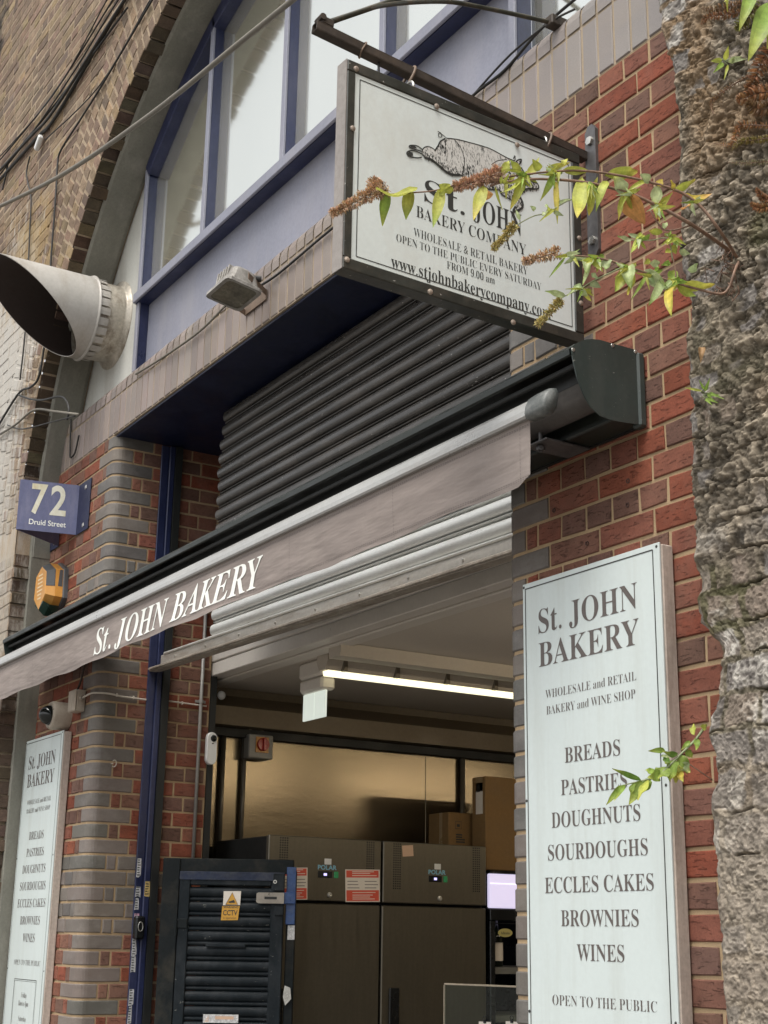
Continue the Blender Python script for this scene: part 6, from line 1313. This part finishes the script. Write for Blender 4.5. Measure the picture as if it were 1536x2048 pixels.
    for bx, by, tx_, ty, w_, c, tc in LV:
        Xb = X(bx); L = math.hypot(tx_-bx, ty-by)/1050.0
        b = A(bx, by, Xb); tp = A(tx_, ty, Xb+random.uniform(-0.35, 0.5)*L)
        view = (CAM-b).normalized()+Vector((random.uniform(-.5, .5), random.uniform(-.5, .5), random.uniform(-.3, .6)))
        leaf(pl.lv, b, tp, w_/820.0, jit(c, 0.15), view, fold=random.uniform(0.1, 0.55), curl=random.uniform(-0.16, 0.2), tipcol=tc, wavy=random.uniform(0.04, 0.13))
    rr = random.Random(8)   # small shoots round the forks
    for cx, cy, k in ((1260, 388, 11), (1320, 412, 9), (1180, 368, 11), (1045, 352, 12), (1110, 345, 13), (1255, 535, 13), (1300, 548, 9), (1345, 560, 11), (1190, 520, 11), (1345, 475, 12), (1140, 512, 7), (1280, 480, 6), (1100, 420, 5), (1160, 578, 6), (1385, 405, 4), (1010, 365, 6)):
        for _ in range(k):
            a = rr.uniform(0, 6.28); l = rr.uniform(14, 34); b = A(cx+rr.uniform(-10, 10), cy+rr.uniform(-5, 5), X(cx)); tp = A(cx+l*math.cos(a), cy+abs(l*math.sin(a))*rr.choice((1, 1, -0.6)), X(cx)+rr.uniform(-.02, .03)); leaf(pl.lv, b, tp, rr.uniform(0.006, 0.013), jit(rr.choice((PALE, LIME, GREEN, LIME)), 0.2), None, tipcol=None, n=6)
    BR = (0.50, 0.34, 0.21); OL = (0.42, 0.35, 0.13)
    spike(pl, [A(768, 372, X(768)), A(728, 394, X(728)), A(662, 428, X(662))], 0.023, 0.008, 1500, BR, 1)
    spike(pl, [A(762, 384, X(768)+.01), A(750, 372, X(752)), A(748, 358, X(748))], 0.015, 0.012, 420, BR, 12)
    spike(pl, [A(1002, 346, X(1000)), A(958, 360, X(960)), A(908, 374, X(910))], 0.021, 0.011, 1500, (0.52, 0.33, 0.22), 2)
    spike(pl, [A(1030, 448, X(1030)), A(1012, 470, X(1010)), A(986, 498, X(990))], 0.012, 0.006, 520, OL, 3)
    spike(pl, [A(1118, 503, X(1118)), A(1085, 513, X(1085)), A(1046, 523, X(1046))], 0.016, 0.007, 620, BR, 4)
    spike(pl, [A(1122, 600, X(1122)), A(1105, 618, X(1105)), A(1074, 650, X(1074))], 0.011, 0.006, 560, OL, 5)
    # shredded bark at the root
    for _ in range(34):
        b = at(1440+random.uniform(-12, 40), 520+random.uniform(-18, 70), 'Y', YV-0.012); l = random.uniform(0.01, 0.03); tube(pl.st, [b, b+Vector((random.uniform(-1, 1)*l, -0.012, random.uniform(-1, 1)*l)), b+Vector((random.uniform(-1, 1)*l, -0.004, random.uniform(-1.5, 0.5)*l))], [0.002, 0.0016, 0.0006], 4)
    pl.done()
buddleia()
def board_weed():
    pl = Plant('weed', 'green weed leaning from the stone pier across the edge of the large white board', 'plant', at(1405, 1455, 'Y', -0.1))
    XX = lambda px: -2.44-0.09*(1-min(1, max(0, (px-1215)/190.0)))
    s1 = smooth_path([A(x, y, XX(x)) for x, y in ((1412, 1450), (1392, 1478), (1365, 1505), (1335, 1535), (1310, 1555), (1285, 1561), (1240, 1572))], 5); tube(pl.gs, s1, [0.0035-0.0022*i/(len(s1)-1) for i in range(len(s1))], 6)
    tube(pl.st, smooth_path([A(x, y, XX(x)) for x, y in ((1425, 1560), (1400, 1543), (1370, 1522))], 4), 0.0014, 5)
    LV = [(1282, 1560, 1224, 1537, 12, DGR), (1285, 1562, 1258, 1610, 24, GREEN), (1245, 1570, 1212, 1610, 14, GREEN), (1250, 1570, 1228, 1602, 10, GREEN), (1300, 1558, 1282, 1588, 22, GREEN), (1320, 1548, 1296, 1556, 26, GREEN), (1335, 1535, 1310, 1560, 34, GREEN), (1355, 1510, 1325, 1502, 14, DGR), (1330, 1500, 1296, 1502, 12, GREEN), (1350, 1520, 1340, 1565, 30, GREEN), (1345, 1530, 1365, 1562, 26, LIME), (1362, 1510, 1375, 1548, 26, GREEN), (1372, 1500, 1385, 1515, 16, GREEN), (1395, 1475, 1393, 1500, 14, GREEN), (1388, 1470, 1388, 1448, 14, LIME), (1405, 1458, 1412, 1448, 14, LIME), (1365, 1525, 1380, 1545, 22, PALE), (1352, 1540, 1352, 1566, 18, YEL), (1360, 1545, 1366, 1564, 16, YEL), (1380, 1482, 1362, 1500, 10, GREEN), (1310, 1545, 1290, 1540, 16, GREEN), (1335, 1515, 1330, 1528, 16, DGR), (1322, 1512, 1342, 1516, 10, PALE), (1270, 1566, 1262, 1592, 14, GREEN), (1296, 1560, 1275, 1600, 18, LIME)]
    for bx, by, tx_, ty, w_, c in LV:
        b = A(bx, by, XX(bx)); tp = A(tx_, ty, XX(bx)+random.uniform(-.015, .02)); leaf(pl.lv, b, tp, w_/850.0, jit(c, 0.15), (CAM-b).normalized()+Vector((random.uniform(-.5, .5), 0, random.uniform(-.2, .6))), fold=random.uniform(.1, .5), curl=random.uniform(-.12, .15), wavy=0.12, tipcol=jit(LIME, .1))
    pl.done()
board_weed()
def sprig(root, LV, label, rs):
    pl = Plant('wall_sprig', label, 'plant', root, None)
    for bx, by, tx_, ty, w_, c in LV:
        b = at(bx, by, 'Y', YV-0.03); tp = at(tx_, ty, 'Y', YV-0.03-random.uniform(0.01, 0.05)); tube(pl.gs, [root, root.lerp(b, .5)+Vector((0, -.01, 0)), b], 0.0012, 5); leaf(pl.lv, b, tp, w_/1000.0, jit(c, 0.12), (CAM-b).normalized(), fold=.3, curl=.08)
    pl.done()
sprig(at(1452, 121, 'Y', YV), [(1450, 120, 1457, 92, 14, LIME), (1444, 120, 1422, 122, 14, LIME), (1446, 126, 1426, 146, 14, GREEN), (1462, 122, 1484, 112, 16, PALE), (1470, 120, 1494, 118, 12, PALE), (1456, 130, 1448, 160, 8, LIME), (1460, 126, 1470, 112, 14, PALE)], 'small pale green sprig on the stone pier, under the broad overhanging leaves', 1)
sprig(at(1412, 790, 'Y', YV), [(1410, 782, 1420, 756, 9, GREEN), (1408, 778, 1398, 760, 7, GREEN), (1404, 782, 1370, 775, 7, LIME), (1414, 790, 1440, 790, 10, GREEN), (1416, 796, 1436, 806, 11, GREEN), (1412, 798, 1424, 810, 9, GREEN), (1420, 786, 1448, 798, 8, GREEN)], 'tiny green seedling low on the stone pier, level with the awning end cap', 2)
p = at(1405, 710, 'Y', YV-0.01); b = MB(); leaf(b, p+Vector((0, 0, 0.02)), p+Vector((0.004, -0.012, -0.025)), 0.018, (0.42, 0.26, 0.13), None, fold=0.9, curl=0.2); tag(b.build('dead_leaf', M['leaf'], None, True), 'curled dead brown leaf stuck to the stone pier', 'leaf')
def overhang():
    pl = Plant('overhanging_plant', 'broad bright green leaves hanging in from the top right corner', 'plant', at(1560, -40, 'Y', YV))
    XL = -1.72
    tube(pl.gs, smooth_path([at(1600, -60, 'Y', YV), A(1560, -20, -1.80), A(1520, -15, XL), A(1470, -12, XL)], 5), 0.004, 6); 
    for bx, by, tx_, ty, w_, c in ((1548, 5, 1496, 122, 62, GREEN), (1508, -22, 1478, 62, 36, GREEN), (1452, -20, 1455, 24, 9, LIME), (1475, -14, 1448, 4, 12, LIME), (1552, 40, 1534, 98, 34, LIME), (1580, -10, 1545, 60, 50, GREEN), (1490, -18, 1500, 20, 20, DGR)):
        b = A(bx, by, XL); tp = A(tx_, ty, XL+random.uniform(-0.01, 0.04)); leaf(pl.lv, b, tp, w_/1250.0, jit(c, 0.08), (CAM-b).normalized()+Vector((0.2, -.1, .3)), fold=.22, curl=.08, wavy=.03, tipcol=LIME, n=14)
    pl.done()
overhang()
def fern(label, pts, wd, col, curlk, n=34):
    root = at(pts[0][0], pts[0][1], 'Y', YV); pl = Plant('dead_fern', label, 'fern', root)
    P = smooth_path([at(x, y, 'Y', YV-0.02-0.05*i/len(pts)) for i, (x, y) in enumerate(pts)], 8); m = len(P); lv = MB()
    tube(pl.st, P, [0.0022-0.0016*i/(m-1) for i in range(m)], 5)
    for i in range(n):
        s = (i+1)/(n+1); k = s*(m-1); j = int(k); p = P[j].lerp(P[min(j+1, m-1)], k-j); t_ = (P[min(j+1, m-1)]-P[max(j-1, 0)]).normalized(); v = (CAM-p).normalized(); sd = t_.cross(v).normalized(); w_ = wd/880.0*math.sin(math.pi*min(1, s*0.85+0.15))**0.6*(1-s*0.35)
        for g in (-1, 1):
            q = p+(sd*g*0.85+t_*0.35+v*random.uniform(-curlk, curlk)).normalized()*w_*random.uniform(0.7, 1.1); leaf(pl.lv, p, q, w_*0.36, jit(col, 0.35), v+Vector((random.uniform(-.6, .6),)*3), fold=0.9, curl=random.uniform(0.1, 0.5), n=4, wavy=0.15)
    pl.done()
RU, RB, RO_ = (0.27, 0.135, 0.065), (0.22, 0.13, 0.065), (0.33, 0.17, 0.075)
for lab, pts, wd, c in (('rusty fern frond pointing left near the top of the stone pier', [(1500, 8), (1465, 12), (1430, 18), (1402, 16)], 15, RB), ('short curled rusty fern frond under the topmost frond', [(1490, 22), (1450, 30), (1415, 34), (1403, 50)], 14, RU),
    ('bushy brown fern frond hanging by the broad green leaves', [(1545, 90), (1525, 120), (1505, 165), (1490, 178)], 26, RU), ('long thin wiry fern frond curling down to a hook on the stone pier', [(1500, 150), (1462, 172), (1430, 196), (1422, 212), (1428, 228)], 9, RB),
    ('broad banded brown fern frond reaching in from the right edge', [(1550, 182), (1520, 186), (1490, 196), (1472, 200)], 26, RO_), ('dark withered fern frond below the banded frond', [(1550, 210), (1525, 218), (1505, 212), (1494, 200)], 24, RB),
    ('rusty fern frond with an upturned tip in the middle of the fern patch', [(1545, 252), (1505, 250), (1480, 252), (1470, 275), (1460, 290), (1425, 286)], 13, RO_), ('green-striped fern frond crossing the rusty upturned one', [(1545, 275), (1510, 280), (1480, 284), (1462, 302)], 12, (0.22, 0.17, 0.05)),
    ('pale thin fern frond lying flat, lowest but two of the fern patch', [(1545, 322), (1500, 326), (1455, 325)], 9, (0.21, 0.18, 0.10)), ('small rusty fern frond at the right edge, above the orange buddleia leaf', [(1550, 400), (1525, 395), (1512, 375)], 13, RU), ('twisted brown fern frond at the right edge, lowest of the fern patch', [(1550, 408), (1520, 416), (1500, 405)], 14, RO_),
    ('green and brown fern frond tucked behind the broad green leaves', [(1520, 10), (1490, 40), (1470, 60)], 24, (0.17, 0.16, 0.05))): fern(lab, pts, wd, c, 0.6, 46 if wd < 20 else 34)
